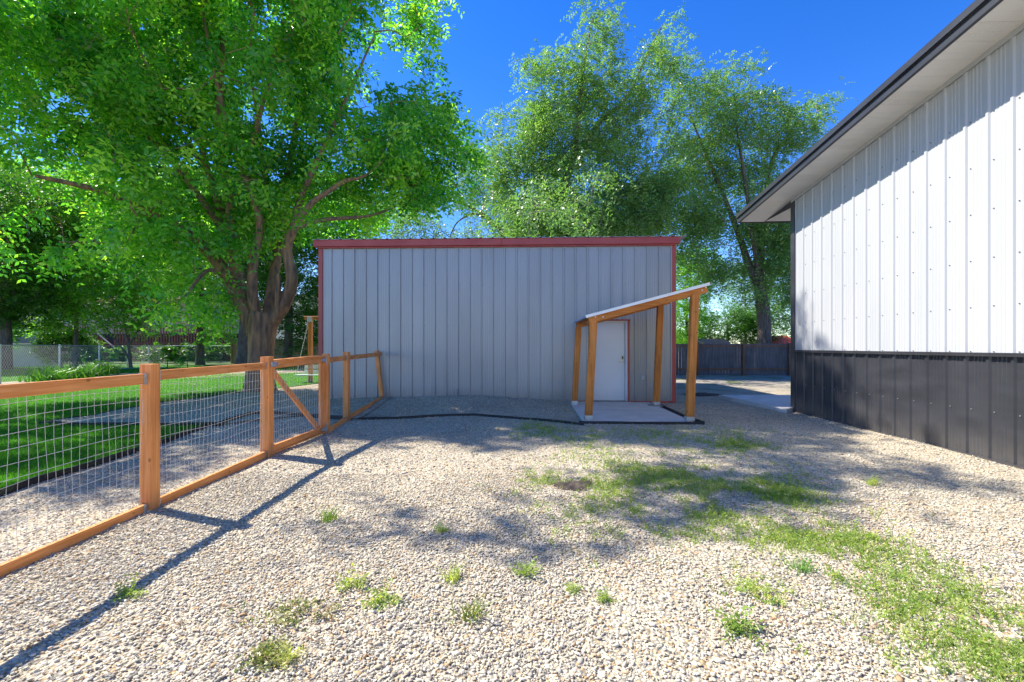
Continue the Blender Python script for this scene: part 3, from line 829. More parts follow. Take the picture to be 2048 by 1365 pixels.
for zz in (1.235, 0.10):
    m = MB(); q = gb + Vector((0.035, 0, zz))
    m.add([q + Vector((0, 0, -0.045)), q + Vector((0, 0, 0.045)), q - dg * 0.17 + Vector((0, 0, 0.012)), q - dg * 0.17 + Vector((0, 0, -0.012)),
           q + Vector((.005, 0, -0.045)), q + Vector((.005, 0, 0.045)), q - dg * 0.17 + Vector((.005, 0, 0.012)), q - dg * 0.17 + Vector((.005, 0, -0.012))], [(0, 1, 2, 3), (7, 6, 5, 4), (0, 4, 5, 1), (1, 5, 6, 2), (2, 6, 7, 3), (3, 7, 4, 0)])
    m.beam(q + dg * 0.015 + Vector((0.003, 0, -0.09)), q + dg * 0.015 + Vector((0.003, 0, 0.09)), 0.04, 0.008, up=(1, 0, 0)); m.build('hinge', galv_m, gate)
m = MB(); q = P2 + Vector((0.075, 0.03, 1.22)); m.box(q, (0.02, 0.12, 0.065)); m.tube([q + Vector((0.02, -0.03, 0)), q + Vector((0.02, 0.10, 0.0))], 0.01, 8); m.build('latch', galv_m, gate, bevel=0.003)

# ------------------------------------------------------------------ board fences
def board_fence(name, a, b, h, mat_b, mat_p, label, bw=0.145, posts=2.4, rails=(0.42, 0.9), front=-1, phase=0.0, pt=0.0, seed=1):
    rnd = random.Random(seed)
    a = Vector(a); b = Vector(b); d = (b - a); L = d.length; d.normalize(); n = Vector((d.y, -d.x, 0)) * (1 if d.x > 0 else -1)
    root = empty(name, a.lerp(b, 0.5)); tag(root, label, 'fence')
    ang = math.atan2(d.y, d.x)
    m = MB(); s = 0
    while s < L:
        hh = h + rnd.uniform(-0.012, 0.012); c = a + d * (s + bw / 2)
        m.box((c.x - n.x * (0.0 + rnd.uniform(0, .006)), c.y - n.y * 0.0, a.z + hh / 2), (bw - rnd.uniform(0.006, 0.014), 0.018, hh), ang + rnd.uniform(-.01, .01)); s += bw
    m.build('boards', mat_b, root)
    for fz in rails:
        m = MB(); m.beam(a + n * 0.032 + Vector((0, 0, h * fz)), b + n * 0.032 + Vector((0, 0, h * fz)), 0.04, 0.085); m.build('rail', mat_b if mat_p is greyfence_v else mat_p, root)
    s = phase; 
    while s < L:
        c = a + d * s + n * 0.075; m = MB(); m.beam(c + Vector((0, 0, -0.05)), c + Vector((0, 0, h + pt)), 0.09, 0.09, up=(0, 1, 0)); m.build('post', mat_p, root); s += posts
    return root
YF = 23.3
a = PY(1330, 750, YF); b = PY(1640, 750, YF); 
stepP = PY(1486, 750, YF).x - PY(1395, 750, YF).x
x0f = PY(1395, 750, YF).x - stepP * 4
board_fence('wood_fence', (x0f - 0.2, YF, 0), (19.5, YF, 0), PY(1450, 688, YF).z, greyfence_v, woodmat('brown_posts', (0.14, 0.07, 0.04), (0.2, 0.10, 0.06), (0.27, 0.15, 0.09), 2), 'dark weathered grey board fence with brown posts beyond the shed', posts=stepP, rails=(0.20, 0.93), phase=0.2, pt=0.05)
# left tan fence
lf0 = PY(463, 728, 37.0); lf1 = PY(720, 728, 37.0)
board_fence('wood_fence', (lf0.x, 37.0, 0), (lf1.x, 37.0, 0), PY(550, 678, 37.0).z, tanfence_v, woodmat('ochre_posts', (0.30, 0.17, 0.06), (0.42, 0.25, 0.10), (0.52, 0.33, 0.15), 2), 'tan board fence with ochre posts behind the big tree trunk', posts=(PY(508, 0, 37).x - lf0.x) * 1.6, rails=(0.42, 0.78), phase=0.05, pt=0.12, seed=5)

# chain link fence
cl0 = G(-500, 806); cl1 = G(0, 770); cl2 = G(330, 727); cl3 = PY(462, 726, 36.9)
clf = empty('chain_link_fence', cl1.copy()); tag(clf, 'galvanised chain link fence at the back of the left lawn', 'fence')
ht = 1.5
for a, b in ((cl0, cl1), (cl1, cl2), (cl2, cl3)):
    a = Vector((a.x, a.y, 0)); b = Vector((b.x, b.y, 0)); d = b - a; L = d.length; d.normalize()
    m = MB(); s = -ht; st = 0.17
    while s < L:
        for sg in (1, -1):
            s0, s1, z0_, z1_ = (s, s + ht, 0, ht) if sg > 0 else (s, s + ht, ht, 0)
            if s0 < 0: z0_ += (z1_ - z0_) * (-s0 / ht); s0 = 0
            if s1 > L:
                z1_ = z0_ + (z1_ - z0_) * ((L - s0) / max(1e-6, s1 - s0)); s1 = L
            if s1 > s0 + 0.01: m.beam(a + d * s0 + Vector((0, 0, z0_)), a + d * s1 + Vector((0, 0, z1_)), 0.0035, 0.0035)
        s += st
    m.build('chain_mesh', wire_m, clf)
    m = MB(); m.tube([a + Vector((0, 0, ht)), b + Vector((0, 0, ht))], 0.02, 6); m.build('top_rail', galv_m, clf)
    k = max(1, int(L / 4.5))
    for j in range(k):
        c = a.lerp(b, j / k); m = MB(); m.tube([c, c + Vector((0, 0, ht + 0.05))], 0.035, 8); m.build('post', galv_m, clf)

# ------------------------------------------------------------------ porch swing under a timber frame
YW = 17.6
sp = PY(621, 768, YW)
sf = empty('swing_frame', (sp.x, YW, 0)); tag(sf, 'stained timber swing frame half hidden behind the shed corner', 'frame')
zt_ = PY(621, 640, YW).z
for dx_ in (0, 2.3):
    m = MB(); m.beam((sp.x + dx_, YW, 0), (sp.x + dx_, YW, zt_), 0.14, 0.14, up=(0, 1, 0), ch=0.01); m.build('post', stain_v, sf)
m = MB(); m.beam((sp.x - 0.25, YW, zt_ + 0.07), (sp.x + 2.6, YW, zt_ + 0.07), 0.09, 0.14, ch=0.01); m.build('beam', stain_x, sf)
m = MB(); m.box((sp.x, YW - 0.076, zt_ + 0.02), (0.2, 0.006, 0.2)); m.build('bracket', galv_m, sf)
sw = empty('porch_swing', (sp.x + 0.6, YW, 0.4)); tag(sw, 'pale green bench swing hanging on white chains by the shed corner', 'swing')
seat_z = PY(610, 750, YW).z
xs0 = PY(594, 750, YW).x
m = MB()
for k in range(4): m.box((xs0 + 0.85, YW - 0.22 + k * 0.14, seat_z), (1.7, 0.12, 0.03))
m.build('seat', pmat('pale_green_paint', (0.42, 0.52, 0.44), (0.5, 0.6, 0.52), (4, 4, 4), 0.5), sw, bevel=0.006)
sg_m = bpy.data.materials['pale_green_paint']
m = MB()
for k in range(2): m.box((xs0 + 0.9, YW + 0.30 + k * 0.03, seat_z + 0.12 + k * 0.16), (1.5, 0.03, 0.13))
m.build('backrest', sg_m, sw, bevel=0.006)
for xx, dx2 in ((xs0 + 0.06, 0.42), (xs0 + 1.64, -0.42)):
    m = MB(); p0 = Vector((xx, YW - 0.25, seat_z - 0.15)); p1 = Vector((xx + dx2, YW, zt_)); 
    nl = 40
    for k in range(nl):
        q = p0.lerp(p1, (k + 0.5) / nl); d2 = (p1 - p0).normalized()
        m.beam(q - d2 * 0.03, q + d2 * 0.03, 0.028 if k % 2 else 0.010, 0.010 if k % 2 else 0.028)
    m.build('chain', pmat('white_chain', (0.7, 0.7, 0.68), None, (1, 1, 1), 0.5), sw)

# ------------------------------------------------------------------ house and deck at far left
YH = 46.0
hz = lambda px, py, Y=YH: PY(px, py, Y)
house = empty('house', (hz(120, 725).x, YH, 0)); tag(house, 'beige house with brown roof and raised deck behind the left trees', 'house')
hx0, hx1 = hz(-420, 0).x, hz(430, 0).x
zs = hz(100, 668).z; zev = hz(100, 600).z
m = MB(); m.box(((hx0 + hx1) / 2, YH + 5, (zs + zev) / 2), (hx1 - hx0, 10, zev - zs)); m.build('upper_wall', siding_m, house)
m = MB(); m.box(((hx0 + hx1) / 2, YH + 5.02, zs / 2), (hx1 - hx0 - 0.06, 10, zs)); m.build('brick_wall', brick_m, house)
m = MB(); m.box(((hz(78, 0).x + hx1 + 3) / 2, YH - 0.06, zs / 2), (hx1 - hz(78, 0).x + 3, 0.08, zs)); m.build('underdeck_shade', pmat('underdeck_shade_dark', (0.03, 0.022, 0.018), (0.07, 0.05, 0.04), (3, 3, 3), 0.9), house)  # dark sheet painted in for the deep shade under the deck
m = MB(); o_ = 0.6; rz_ = zev + 2.6
m.add([(hx0 - o_, YH - o_, zev), (hx1 + o_, YH - o_, zev), (hx1 + o_, YH + 10 + o_, zev), (hx0 - o_, YH + 10 + o_, zev), (hx0 + 4, YH + 5, rz_), (hx1 - 4, YH + 5, rz_)], [(0, 1, 5, 4), (2, 3, 4, 5), (1, 2, 5), (3, 0, 4), (3, 2, 1, 0)])
m.build('roof', roofb_m, house)
for px0, px1, y0_, y1_ in ((94, 118, 616, 646), (122, 142, 618, 646), (300, 345, 618, 650), (-60, -10, 618, 645), (10, 40, 622, 648)):
    p0 = hz(px0, y1_); p1 = hz(px1, y0_); cx_ = (p0.x + p1.x) / 2; cz_ = (p0.z + p1.z) / 2
    m = MB(); wx = p1.x - p0.x; wz = p1.z - p0.z
    for q, s_ in (((cx_, YH - 0.03, p0.z), (wx + .1, .1, .1)), ((cx_, YH - 0.03, p1.z), (wx + .1, .1, .1)), ((p0.x, YH - 0.03, cz_), (.1, .1, wz - .1)), ((p1.x, YH - 0.03, cz_), (.1, .1, wz - .1)), ((cx_, YH - 0.03, cz_), (.06, .08, wz - .1))): m.box(q, s_)
    wf = m.build('window', door_m, house); m = MB(); m.box((cx_, YH - 0.012, cz_), (wx - .08, .03, wz - .08)); m.build('pane', glass_m, wf)
# deck
YD = 42.0
zd = PY(300, 689, YD).z; zr_ = PY(300, 652, YD).z
deck = MB(); dx0, dx1 = PY(78, 0, YD).x, PY(470, 0, YD).x; sx0, sx1 = PY(180, 0, YD).x, PY(228, 0, YD).x
deck.box(((dx0 + dx1) / 2, (YD + YH) / 2, zd - 0.08), (dx1 - dx0, YH - YD - 0.06, 0.16)); dk = deck.build('deck', deck_red, house)
def railing(xa, xb, y, z0_, z1_, step=0.27):
    m = MB(); m.box(((xa + xb) / 2, y, z1_), (xb - xa, 0.14, 0.05), mi=1); m.box(((xa + xb) / 2, y, z0_ + 0.1), (xb - xa, 0.05, 0.09))
    x = xa + 0.05
    while x < xb: m.box((x, y, (z0_ + z1_) / 2), (0.12, 0.04, z1_ - z0_ - 0.05)); x += step
    return m.build('railing', [deck_red, deck_grey], dk)
railing(dx0, sx0, YD, zd, zr_); railing(sx1, dx1, YD, zd, zr_)
for x in np.linspace(sx1 + 0.1, dx1 - 0.1, 5): 
    m = MB(); m.beam((x, YD + 0.1, 0), (x, YD + 0.1, zd - .16), 0.14, 0.14, up=(0, 1, 0)); m.build('deck_post', greyfence_v, dk)
for x in np.linspace(dx0 + 0.1, sx0 - 0.1, 3): 
    m = MB(); m.beam((x, YD + 0.1, 0), (x, YD + 0.1, zd - .16), 0.14, 0.14, up=(0, 1, 0)); m.build('deck_post', deck_red, dk)
m = MB(); nst = 8
for k in range(nst):
    f = (k + 0.5) / nst; m.box((sx0 + 1.3 + f * 1.6, YD - 0.7, zd * (1 - f)), (0.3, 1.1, 0.05))
m.build('stair_treads', deck_grey, dk)
m = MB()
for yy in (YD - 0.12, YD - 1.3):
    a_ = Vector((sx0 - 0.1, yy, zr_ + 0.05)); b_ = Vector((sx0 + 3.0, yy, 0.95)); m.beam(a_, b_, 0.16, 0.06, mi=1)
    m.beam(a_ + Vector((0, 0, -0.95)), b_ + Vector((0, 0, -0.95)), 0.05, 0.2)
    for k in range(14): q = a_.lerp(b_, (k + 0.5) / 14); m.box((q.x, yy, q.z - 0.5), (0.09, 0.04, 0.95))
m.build('stair_railing', [deck_red, deck_grey], dk)
lw = MB(); p0 = PY(-300, 0, 30.0); p1 = PY(106, 0, 30.0)
lw.box(((p0.x + p1.x) / 2, 30.6, 0.82), (p1.x - p0.x, 0.25, 1.64))
tag(lw.build('garden_wall', stucco_m, None, bevel=0.02), 'pale stucco low wall behind the chain link fence at far left', 'wall')

# small outbuildings beyond the right fence
def outbuilding(px0, px1, pyr, pye, Y, mt, label, slope='arch'):
    a_ = PY(px0, pye, Y); b_ = PY(px1, pye, Y); zr2 = PY((px0 + px1) / 2, pyr, Y).z; ze2 = a_.z
    root = empty('outbuilding', ((a_.x + b_.x) / 2, Y, 0)); tag(root, label, 'outbuilding')
    m = MB(); m.box(((a_.x + b_.x) / 2, Y + 1.6, ze2 / 2), (b_.x - a_.x - 0.3, 2.6, ze2)); m.build('wall', tanfence_v, root)
    m = MB(); n = 7; vs = []; fs = []
    nx = max(6, int((b_.x - a_.x) / 0.15))
    for i in range(nx + 1):
        x = a_.x + (b_.x - a_.x) * i / nx
        for j in range(n):
            f = j / (n - 1)
            if slope == 'arch': y = Y + 3.2 * f; z = ze2 + (zr2 - ze2) * math.sin(math.pi * f)
            else: y = Y + 3.2 * f; z = ze2 + (zr2 - ze2) * (1 - abs(2 * f - 1))
            vs.append((x, y, z + (0.03 if i % 2 else 0)))
    for i in range(nx):
        for j in range(n - 1): fs.append((i * n + j, (i + 1) * n + j, (i + 1) * n + j + 1, i * n + j + 1))
    m.add(vs, fs); m.build('roof', mt, root)
outbuilding(1398, 1466, 678, 692, 29.0, maroof_m, 'small outbuilding with faded maroon corrugated roof showing over the fence')
outbuilding(1549, 1600, 671, 690, 31.0, redroof_m, 'small outbuilding with bright red roof at the far tree trunk', 'gable')

# ------------------------------------------------------------------ trees
def unit(a): return a / np.maximum(1e-9, np.linalg.norm(a, axis=-1, keepdims=True))

def fronds(C, n_per, spread, L, leaf, width, pairs, droop, seed, sway=None, outward=0.6, center=None, wide=1.0, tvar=0.18, curl=0.5, flat=0.7):
    """leaf sprays round the cluster centres C: rhombus leaflets in pairs along a drooping stalk"""
    r = np.random.default_rng(seed)
    n = len(C) * n_per
    base = np.repeat(C, n_per, 0)
    ct = np.repeat(np.clip(r.normal(0.45, tvar, len(C)), 0, 1), n_per)
    o = base + r.normal(0, 1, (n, 3)) * spread * np.array([1, 1, flat])
    d = r.normal(0, 1, (n, 3)); d[:, 2] = d[:, 2] * 0.45 - droop * 0.5
    if center is not None: d += outward * unit(base - center) 
    d = unit(d)
    side = unit(np.cross(d, np.array([0, 0, 1.0]) + r.normal(0, 0.45, (n, 3))))
    Ls = L * r.uniform(0.6, 1.15, n)
    Vs = []; T = []
    for j in range(pairs):
        s = (j + 0.6) / pairs
        p = o + d * (Ls * s)[:, None] + np.array([0, 0, -1.0]) * (Ls * s * s * droop)[:, None]
        dd = unit(d + np.array([0, 0, -1.0]) * (2 * s * droop))
        for sg in (-1, 1):
            e = unit(side * sg * wide + dd * 0.55 + r.normal(0, 0.22, (n, 3)) + np.array([0, 0, -curl * 0.4]))
            nn = unit(np.cross(e, dd) + r.normal(0, 0.25, (n, 3)))
            wv = unit(np.cross(nn, e)) * (width * 0.5) * r.uniform(0.75, 1.25, n)[:, None]
            le = leaf * (1 - 0.35 * abs(s - 0.45)) * r.uniform(0.75, 1.2, n)
            tip = p + e * le[:, None]; mid = p + e * (le * 0.45)[:, None]
            Vs.append(np.stack([p, mid + wv, tip, mid - wv], 1))
            T.append(np.clip(ct + r.normal(0, 0.13, n), 0, 1))
    V = np.concatenate(Vs, 0).reshape(-1, 3)
    Fc = np.arange(len(V)).reshape(-1, 4)
    return V, Fc, np.concatenate(T)

def tubes(segs, n=6):
    """segs: array of (p0,p1,r0,r1)"""
    P0 = np.array([s[0] for s in segs]); P1 = np.array([s[1] for s in segs]); R0 = np.array([s[2] for s in segs]); R1 = np.array([s[3] for s in segs])
    d = unit(P1 - P0); ref = np.where(np.abs(d[:, 2:3]) > 0.9, np.array([[1.0, 0, 0]]), np.array([[0, 0, 1.0]]))
    u = unit(np.cross(d, ref)); v = np.cross(u, d)
    ang = 2 * np.pi * np.arange(n) / n
    ring = u[:, None, :] * np.cos(ang)[None, :, None] + v[:, None, :] * np.sin(ang)[None, :, None]
    A_ = P0[:, None, :] - d[:, None, :] * (R0[:, None, None] * 0.15) + ring * R0[:, None, None]; B_ = P1[:, None, :] + ring * R1[:, None, None]
    V = np.concatenate([A_, B_], 1).reshape(-1, 3)
    b = (np.arange(len(segs)) * 2 * n)[:, None]; k = np.arange(n)[None, :]; k2 = (k + 1) % n
    Fc = np.stack([b + k, b + k2, b + n + k2, b + n + k], -1).reshape(-1, 4)
    return V, Fc

def ell_points(ells, dens, seed, shell=0.55, gap=0.42, gscale=0.55):
    """points in the union of ellipsoids (cx,cy,cz,rx,ry,rz)"""
    r = np.random.default_rng(seed); out = []
    for (cx, cy, cz, rx, ry, rz) in ells:
        n = int(dens * 4.19 * rx * ry * rz) + 3
        d = unit(r.normal(0, 1, (n, 3))); rad = r.uniform(0, 1, n) ** (1 / 3.0); rad = shell * np.maximum(rad, r.uniform(0.5, 1, n)) + (1 - shell) * rad
        out.append(np.array([cx, cy, cz]) + d * rad[:, None] * np.array([rx, ry, rz]))
    P = np.concatenate(out, 0)
    keep = (vnoise(P, gscale, seed) * 0.6 + vnoise(P, gscale * 2.3, seed + 1) * 0.4) > gap
    return P[keep]

def skeleton(limbs, T, seed, up=0.55, tip=0.007):
    """limbs: list of polylines [(pt, radius)...] (first one starts at the ground). Connect every target to the nearest node."""
    r = np.random.default_rng(seed)
    pos = []; par = []; fixed = []; 
    for lb in limbs:
        prev = -1
        pts = [np.array(p) for p, _ in lb]; rs = [q for _, q in lb]
        if pos:
            D = np.linalg.norm(np.array(pos) - pts[0], axis=1); j = int(np.argmin(D))
            if D[j] < 0.6: prev = j
        for i in range(len(pts) - 1):
            k = max(1, int(np.linalg.norm(pts[i + 1] - pts[i]) / 0.45))
            for q in range(k + (1 if i == len(pts) - 2 else 0)):
                f = q / k; p = pts[i] * (1 - f) + pts[i + 1] * f
                if q > 0 : p = p + r.normal(0, 0.03, 3)
                pos.append(p); par.append(prev); fixed.append(rs[i] * (1 - f) + rs[i + 1] * f); prev = len(pos) - 1
    nfix = len(pos)
    pos = np.array(pos); 
    N0 = len(pos)
    cap = N0 + len(T) * 3 + 5
    PP = np.zeros((cap, 3)); PP[:N0] = pos; par = list(par) + []
    cnt = N0
    start = min(4, N0 - 1)
    Z0 = pos[:, 2].min() + 1.2
    order = np.argsort(np.min(np.linalg.norm(T[:, None, :] - pos[None, ::3, :], axis=2), axis=1))
    for ti in order:
        t = T[ti]
        dv = t - PP[:cnt]; D = np.linalg.norm(dv, axis=1)
        cost = D + up * np.maximum(0, -dv[:, 2]) * 0.8 + np.where(PP[:cnt, 2] < Z0, 50, 0)
        j = int(np.argmin(cost)); a = PP[j]; dist = D[j]
        if dist < 0.05: continue
        k = 1 if dist < 0.7 else (2 if dist < 1.6 else 3)
        prev = j
        perp = r.normal(0, 0.09 * dist, 3); perp[2] += 0.10 * dist
        for q in range(1, k + 1):
            f = q / k; p = a * (1 - f) + t * f + perp * math.sin(math.pi * f)
            PP[cnt] = p; par.append(prev); prev = cnt; cnt += 1
    PP = PP[:cnt]; par = np.array(par)
    acc = np.zeros(cnt); child = np.zeros(cnt, int)
    acc2 = np.zeros(cnt)
    for i in range(cnt - 1, N0 - 1, -1):
        rr = max(tip ** 2.2, acc2[i]) ** (1 / 2.2)
        acc[i] = rr
        acc2[par[i]] += rr ** 2.2
    rad = acc.copy(); rad[:N0] = np.array(fixed)
    segs = []
    for i in range(cnt):
        if par[i] >= 0:
            j = par[i]; r1 = rad[i]; r0 = min(rad[j], r1 * 1.25 + 0.004) if i >= N0 else rad[j]
            if i < N0 and fixed[i] > rad[j]: r0 = fixed[i]
            segs.append((PP[j], PP[i], r0, r1))
    return segs, N0, PP

def smooth_limb(lb, n=14, seed=0, flare=0.0):
    """one continuous bark surface with lumps for a trunk or main limb"""
    r = np.random.default_rng(seed)
    pts = [np.array(p, float) for p, _ in lb]; rs = [q for _, q in lb]
    # catmull-rom resample
    P = []; R = []
    for i in range(len(pts) - 1):
        p0 = pts[max(i - 1, 0)]; p1 = pts[i]; p2 = pts[i + 1]; p3 = pts[min(i + 2, len(pts) - 1)]
        k = max(2, int(np.linalg.norm(p2 - p1) / 0.16))
        for q in range(k + (1 if i == len(pts) - 2 else 0)):
            t = q / k
            P.append(0.5 * ((2 * p1) + (-p0 + p2) * t + (2 * p0 - 5 * p1 + 4 * p2 - p3) * t * t + (-p0 + 3 * p1 - 3 * p2 + p3) * t ** 3)); R.append(rs[i] * (1 - t) + rs[i + 1] * t)
    P = np.array(P); R = np.array(R); V = []
    ang = 2 * np.pi * np.arange(n) / n
    for i in range(len(P)):
        d = unit(P[min(i + 1, len(P) - 1)] - P[max(i - 1, 0)]); ref = np.array([0, 1.0, 0]) if abs(d[1]) < 0.9 else np.array([1.0, 0, 0])
        u = unit(np.cross(d, ref)); v = np.cross(u, d)
        q = np.stack([np.cos(ang) * 2, np.sin(ang) * 2, np.full(n, P[i][2] * 0.5 + P[i][0] * .3)], 1)
        lump = 1 + (vnoise(q, 1.4, seed) - 0.5) * 0.38 + (vnoise(q, 4.0, seed + 2) - 0.5) * 0.14
        if flare: lump = lump * (1 + flare * math.exp(-max(0, P[i][2] - P[0][2]) / 0.35) * (0.7 + 0.6 * vnoise(q[:, :2], 1.2, seed + 9)))
        V.append(P[i] + (u * np.cos(ang)[:, None] + v * np.sin(ang)[:, None]) * (R[i] * lump)[:, None])
    V = np.concatenate(V, 0); k = np.arange(n); k2 = (k + 1) % n; Fs = []
    for i in range(len(P) - 1): Fs.append(np.stack([i * n + k, i * n + k2, (i + 1) * n + k2, (i + 1) * n + k], 1))
    V = np.concatenate([V, P[-1:]], 0); e = (len(P) - 1) * n
    Fs.append(np.stack([e + k, e + k2, np.full(n, len(V) - 1), np.full(n, len(V) - 1)], 1)[:, :4])
    return V, np.concatenate(Fs, 0)

def make_tree(name, label, base, limbs, ells, dens, leaf_m, bark, seed, fr, group=None, gap=0.42, gscale=0.55, shell=0.55, cat='tree', twig=None, up=0.55):
    root = empty(name, base); tag(root, label, cat, group)
    T = ell_points(ells, dens, seed, shell, gap, gscale)
    T = T[T[:, 2] > 0.4]
    segs, N0, PP = skeleton(limbs, T, seed, up, 0.009 if twig else 0.007)
    # trunk and main limbs as continuous surfaces
    Vs = []; Fs = []; off = 0
    for i, lb in enumerate(limbs):
        V, Fc = smooth_limb(lb, 16 if lb[0][1] > 0.2 else 10, seed + i, 0.35 if i == 0 else 0.0)
        # degenerate quads at the tip become triangles through a tiny offset
        V = np.concatenate([V, V[-1:] + 1e-4], 0); Fc = Fc.copy(); Fc[-(16 if lb[0][1] > 0.2 else 10):, 3] = len(V) - 1
        Vs.append(V); Fs.append(Fc + off); off += len(V)
    npmesh('trunk', np.concatenate(Vs), np.concatenate(Fs), bark, root, smooth=True)
    br = [s for s in segs[:]][0:]
    br = [s for i, s in enumerate(segs) if s[3] < 0.999 and s[2] <= 10]
    # branches: everything beyond the fixed limbs
    nf = sum(1 for i in range(N0)) 
    fixedset = len([1 for s in segs]) - (len(PP) - N0)
    V, Fc = tubes(segs[fixedset:], 5)
    npmesh('branches', V, Fc, twig or bark, root, smooth=True)
    cen = np.array([np.mean([e[0] for e in ells]), np.mean([e[1] for e in ells]), np.mean([e[2] for e in ells])])
    V, Fc, tt = fronds(T, seed=seed, center=cen, **fr)
    npmesh('crown', V, Fc, leaf_m, root, tint=tt)
    return root, len(tt)

def E(px, py, Y, rpx, rpy, ry=None):
    """ellipsoid seen at pixel, on plane y=Y with pixel radii"""
    p = PY(px, py, Y); q = PY(px + rpx, py, Y); s = PY(px, py - rpy, Y)
    rx = q.x - p.x; rz = s.z - p.z
    return (p.x, p.y, p.z, rx, ry if ry else (rx + rz) / 2, rz)

def W(px, py, Y): 
    p = PY(px, py, Y); return (p.x, p.y, p.z)

# --- big locust on the left
YT = 14.6
tb = G(525, 784); 
TY = tb.y
def w(px, py, dy=0.0): return W(px, py, TY + dy)
trunk = [((w(519, 784)[0], TY, -0.15), 0.42), ((w(519, 760)[0], TY, 0.4), 0.37), (w(522, 700), 0.36), (w(525, 650), 0.41), (w(528, 625), 0.38)]
limbs = [trunk,
  [(w(512, 665), 0.292), (w(488, 612), 0.284), (w(452, 548), 0.206), (w(415, 505), 0.146), (w(380, 470, -0.6), 0.120), (w(300, 425, -1.4), 0.095), (w(210, 385, -2.4), 0.077), (w(70, 352, -3.5), 0.043)],
  [(w(488, 612), 0.215), (w(470, 545, .4), 0.189), (w(458, 470, 1), 0.172), (w(435, 400, 1.4), 0.146), (w(400, 320, 1.8), 0.120), (w(300, 200, 2.4), 0.077), (w(190, 130, 2.6), 0.043)],
  [(w(520, 655), 0.172), (w(505, 590, -.3), 0.163), (w(508, 520, -.5), 0.146), (w(520, 450, -.6), 0.129), (w(500, 380, -.8), 0.103), (w(455, 250, -1), 0.077), (w(425, 120, -1.2), 0.052), (w(400, 0, -1.2), 0.034)],
  [(w(470, 560, .3), 0.146), (w(462, 480, -.1), 0.146), (w(460, 400, -.3), 0.138), (w(445, 300, -.3), 0.112), (w(440, 160, -.2), 0.086), (w(450, 40, .2), 0.052), (w(455, -60, .2), 0.034)],
  [(w(540, 650), 0.24), (w(570, 605, -.1), 0.21), (w(583, 560, -.2), 0.17), (w(574, 500, -.3), 0.135), (w(590, 455, -.5), 0.11), (w(622, 408, -.5), 0.08), (w(655, 385, -.5), 0.065), (w(690, 362, -.5), 0.055), (w(730, 352, -.3), 0.035), (w(790, 300, 0), 0.02)],
  [(w(535, 640, .3), 0.189), (w(548, 560, .6), 0.163), (w(560, 470, 1), 0.146), (w(575, 350, 1.3), 0.120), (w(600, 220, 1.7), 0.086), (w(640, 90, 2), 0.052), (w(690, -20, 2), 0.034)],
  [(w(592, 455, -.5), 0.095), (w(650, 440, .2), 0.069), (w(740, 432, .9), 0.043), (w(800, 410, 1.6), 0.022)],
  [(w(555, 625, -.25), 0.095), (w(556, 585, -.35), 0.086), (w(557, 555, -.38), 0.073), (w(557, 548, -.38), 0.034)],
  [(w(455, 475, .8), 0.12), (w(410, 410, .6), 0.10), (w(350, 330, .2), 0.085), (w(270, 250, -.4), 0.065), (w(170, 200, -.9), 0.035)],
  [(w(440, 420, 1), 0.11), (w(412, 330, .6), 0.09), (w(385, 230, .2), 0.075), (w(335, 100, -.2), 0.05), (w(300, 0, -.3), 0.03)],
  [(w(575, 500, -.3), 0.11), (w(600, 400, .1), 0.09), (w(650, 290, .2), 0.07), (w(700, 180, .4), 0.05), (w(750, 70, .5), 0.025)],
  [(w(460, 400, -.3), 0.10), (w(500, 300, -.8), 0.08), (w(530, 190, -1.2), 0.06), (w(560, 60, -1.4), 0.04)],
  [(w(560, 470, .8), 0.09), (w(530, 380, .4), 0.08), (w(520, 270, .1), 0.06), (w(500, 140, 0), 0.035)],
  [(w(470, 570, -.2), 0.086), (w(420, 540, -1), 0.060), (w(380, 580, -2), 0.034)],
]
ells = [E(430, 330, TY, 260, 170, 3.6), E(250, 300, TY - 1, 260, 200, 3.5), E(60, 330, TY - 2.2, 200, 170, 3.2), E(60, 130, TY - 1, 220, 160, 3.2), E(330, 110, TY, 260, 170, 3.6),
        E(560, 60, TY, 220, 160, 3.8), E(720, 90, TY + 1, 150, 130, 1.8), E(640, 230, TY, 220, 150, 3.6), E(790, 270, TY, 150, 110, 2.8), E(740, 350, TY + .4, 150, 90, 2.6), E(880, 320, TY + 1, 95, 85, 1.5),
        E(640, 420, TY + 1.2, 130, 60, 2.2), E(380, -60, TY, 340, 140, 4), E(540, -130, TY + .5, 170, 140, 2.5), E(100, -60, TY, 260, 120, 3.5), E(850, 190, TY + 1.6, 80, 60, 1.3), E(700, 440, TY + 2.5, 90, 35, 1.5), E(630, 440, TY - .3, 50, 40, 1.0),
        E(380, 590, TY - 1.3, 75, 62, 1.3), E(410, 470, TY - 1.5, 70, 45, 1.2), E(210, 470, TY - 2.2, 130, 70, 1.6), E(60, 450, TY - 2.6, 110, 70, 1.6), E(800, 20, TY + 1.8, 90, 80, 1.4)]
def shade_blob(px, py, h, rx, ry, world=False):  # crown clump added up-sun so its shadow lands on the given ground point
    g = (px, py) if world else G(px, py)[:2]
    c = 1 / math.tan(SUN_EL)
    return (g[0] + c * math.cos(SUN_AZ) * h, g[1] + c * math.sin(SUN_AZ) * h, h, rx * 1.15, ry * 1.2, 0.9)
